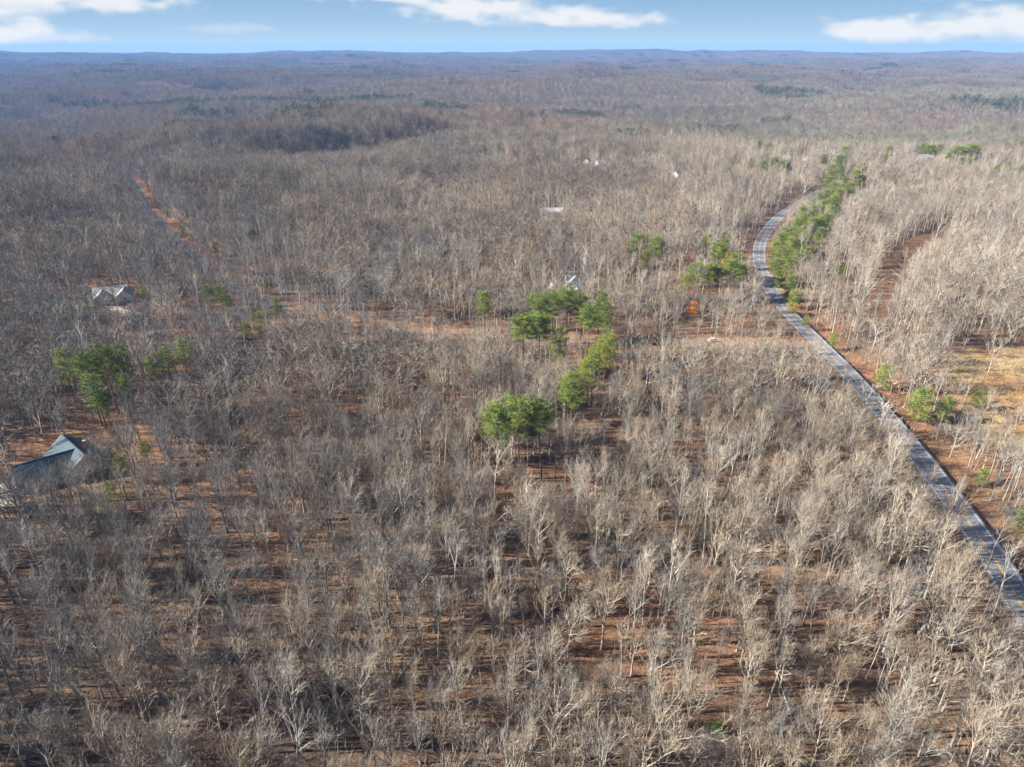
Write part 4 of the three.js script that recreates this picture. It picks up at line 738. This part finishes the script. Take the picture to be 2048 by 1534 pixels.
// ------------------------------------------------------------------ small things
{
  // pale grey car on the lane
  const cx = 89.5, cz = -279.6, car = thing('parked_car', 'silver white estate car standing on the cross lane', 'car', cx, height(cx, cz) + 0.04, cz, 0.03);
  const paint = new THREE.MeshPhysicalMaterial({ color: rgb(0.66, 0.67, 0.69), roughness: 0.35, clearcoat: 0.8, clearcoatRoughness: 0.1 }), rubber = std([0.025, 0.025, 0.027]), rim = std([0.5, 0.5, 0.52], { metalness: 0.8, roughness: 0.35 });
  const side = (pts, w, b) => { const g = new THREE.ExtrudeGeometry(new THREE.Shape(pts.map(([x, y]) => new THREE.Vector2(x, y))), { depth: w - b * 2, bevelEnabled: true, bevelSize: b, bevelThickness: b, bevelSegments: 2 }); g.translate(0, 0, -(w - b * 2) / 2); return g; };
  part('body', side([[-2.25, 0.42], [2.2, 0.40], [2.28, 0.72], [2.1, 0.95], [1.15, 1.05], [-2.1, 1.08], [-2.3, 0.85]], 1.84, 0.07), paint, car);
  part('cabin', side([[-2.02, 1.1], [1.12, 1.1], [0.45, 1.62], [-1.75, 1.64]], 1.56, 0.06), paint, car);
  for (const q of [-1, 1]) { for (const [a, b] of [[-1.75, -1.0], [-0.9, -0.1], [0.0, 0.62]]) put(part('side_window', boxGeo(b - a, 0.36, 0.03), glass, car), (a + b) / 2, 1.36, q * 0.795); put(part('headlight', boxGeo(0.1, 0.16, 0.36), std([0.7, 0.7, 0.68], { roughness: 0.2 }), car), 2.26, 0.78, q * 0.62); put(part('tail_light', boxGeo(0.08, 0.3, 0.2), std([0.35, 0.02, 0.02], { roughness: 0.3 }), car), -2.3, 0.92, q * 0.7); put(part('mirror', boxGeo(0.14, 0.14, 0.2), paint, car), 0.72, 1.14, q * 0.98); }
  const ws = part('windscreen', boxGeo(0.03, 0.62, 1.36), glass, car); ws.position.set(0.86, 1.37, 0); ws.rotation.z = 0.92;
  const rw = part('rear_window', boxGeo(0.03, 0.44, 1.3), glass, car); rw.position.set(-1.97, 1.38, 0); rw.rotation.z = -0.42;
  for (const x of [-1.4, 1.42]) for (const q of [-1, 1]) { const w = part('wheel', new THREE.CylinderGeometry(0.34, 0.34, 0.22, 18).rotateX(Math.PI / 2), rubber, car); w.position.set(x, 0.34, q * 0.84); part('rim', new THREE.CylinderGeometry(0.21, 0.21, 0.24, 14).rotateX(Math.PI / 2), rim, w); }
  // wooden power poles
  const poleWood = std([0.30, 0.25, 0.20], { roughness: 1 }), ceramic = std([0.25, 0.27, 0.28], { roughness: 0.3 }), metal = std([0.45, 0.46, 0.47], { metalness: 0.6, roughness: 0.5 });
  for (const [x, z, t, label] of [[168.7, -472, 0.3, 'wooden power pole with crossarm on the cut bank above the bend'], [142.2, -411.5, 0.1, 'wooden power pole at the inside of the bend'], [207, -539, 0.5, 'wooden power pole where the road climbs away'], [143, -238, 0, 'wooden power pole on the clay verge']]) {
    const p = thing('power_pole', label, 'pole', x, height(x, z), z, t);
    put(part('post', new THREE.CylinderGeometry(0.11, 0.17, 12.5, 8), poleWood, p), 0, 6.0, 0);
    put(part('crossarm', boxGeo(2.4, 0.13, 0.11), poleWood, p), 0, 11.6, 0.15);
    for (const q of [-1.05, -0.4, 0.4, 1.05]) put(part('insulator', new THREE.CylinderGeometry(0.05, 0.07, 0.2, 6), ceramic, p), q, 11.76, 0.15);
    put(part('transformer', new THREE.CylinderGeometry(0.26, 0.26, 0.8, 10), metal, p), 0, 10.2, 0.42);
  }
  // cattle feeding ring in the field
  const ring = thing('feeding_ring', 'dark round cattle feeding ring at the edge of the straw field', 'feeder', 178, height(178, -247), -247), iron = std([0.10, 0.10, 0.11], { roughness: 0.6, metalness: 0.3 });
  for (const y of [0.1, 0.55, 1.1]) { const r = part('hoop', new THREE.TorusGeometry(1.35, 0.05, 6, 32).rotateX(Math.PI / 2), iron, ring); r.position.y = y; }
  for (let k = 0; k < 14; k++) put(part('bar', new THREE.CylinderGeometry(0.03, 0.03, 1.1, 5), iron, ring), Math.cos(k / 14 * 6.283) * 1.35, 0.6, Math.sin(k / 14 * 6.283) * 1.35);
  // fire pit behind the house
  const pit = thing('fire_pit', 'round stone fire pit on pine straw behind the teal roofed house', 'fire pit', -142.7, height(-142.7, -200), -200), stone = std([0.36, 0.33, 0.29]), ash = std([0.04, 0.04, 0.04]);
  for (let k = 0; k < 13; k++) put(part('stone', new THREE.DodecahedronGeometry(0.24, 0).scale(1.1, 0.8, 0.8), stone, pit), Math.cos(k / 13 * 6.283) * 0.85, 0.15, Math.sin(k / 13 * 6.283) * 0.85, k);
  put(part('ash_bed', new THREE.CylinderGeometry(0.7, 0.75, 0.12, 16), ash, pit), 0, 0.05, 0);
  // tangled evergreen thicket
  const th = thing('bramble_thicket', 'dark tangled thicket of blackish brush in the open wood', 'thicket', 7.5, height(7.5, -120), -120), TB = new Buf(), RT = rng(88);
  for (let i = 0; i < 260; i++) { const a = RT() * 6.28, q = 7.5 * Math.sqrt(RT()), p = [Math.cos(a) * q * 1.15, -0.1, Math.sin(a) * q * 0.9], d = bend([0, 1, 0], RT() * 0.9, RT() * 6.28), l = (2.2 + 3.2 * RT()) * (1.15 - q / 12), e = sliver(TB, RT, p, d, l, 0.09, [1, 1, 1], 0.7); for (let k = 0; k < 14; k++) { const s = 0.2 + 0.8 * RT(); sliver(TB, RT, [lerp(p[0], e[2][0], s), lerp(p[1], e[2][1], s), lerp(p[2], e[2][2], s)], bend(d, 0.4 + RT(), RT() * 6.28), 0.5 + 0.9 * RT(), 0.05, [0.9, 0.9, 0.9]); } }
  part('brush', TB.geo(), std([0.060, 0.055, 0.055], { roughness: 1, vertexColors: true }), th);
  // fallen trunks
  const logMat = std([0.40, 0.365, 0.315], { roughness: 1 });
  const R = rng(321);
  [[6, -150], [24, -186], [-47, -121], [-61, -112], [30, -104], [55, -96], [74, -112], [-22, -104], [16, -133], [40, -128], [-80, -128], [88, -134], [-34, -146], [61, -150], [-70, -98], [5, -98]].forEach(([x, z]) => {
    const len = 6 + R() * 8, turn = R() * 3.1, l = thing('fallen_log', 'grey fallen tree trunk with broken stubs on the leaf litter', 'log', x, height(x, z) + 0.16, z, turn, 'fallen trunks on the leaf litter'), B = new Buf();
    const pts = path(R, [-len / 2, 0, 0], [1, 0, 0], len, 6, 0.12, 0); pts.forEach((p) => { p[1] = Math.abs(p[1]) * 0.3; });
    B.tube(pts, pts.map((_, i) => 0.2 - i * 0.022), 7, [1, 1, 1]); part('trunk', B.geo(), logMat, l);
    for (let k = 0; k < 4; k++) { const S = new Buf(), [p, d] = along(pts, 0.3 + 0.17 * k), bp = path(R, p, nrm([0.7, 0.3 + R(), (R() - 0.5) * 2]), 1 + 2 * R(), 3, 0.5, 0); S.tube(bp, bp.map((_, i) => 0.06 - i * 0.015), 4, [1, 1, 1]); part('branch_stub', S.geo(), logMat, l); }
  });
}

renderer.render(scene, camera);
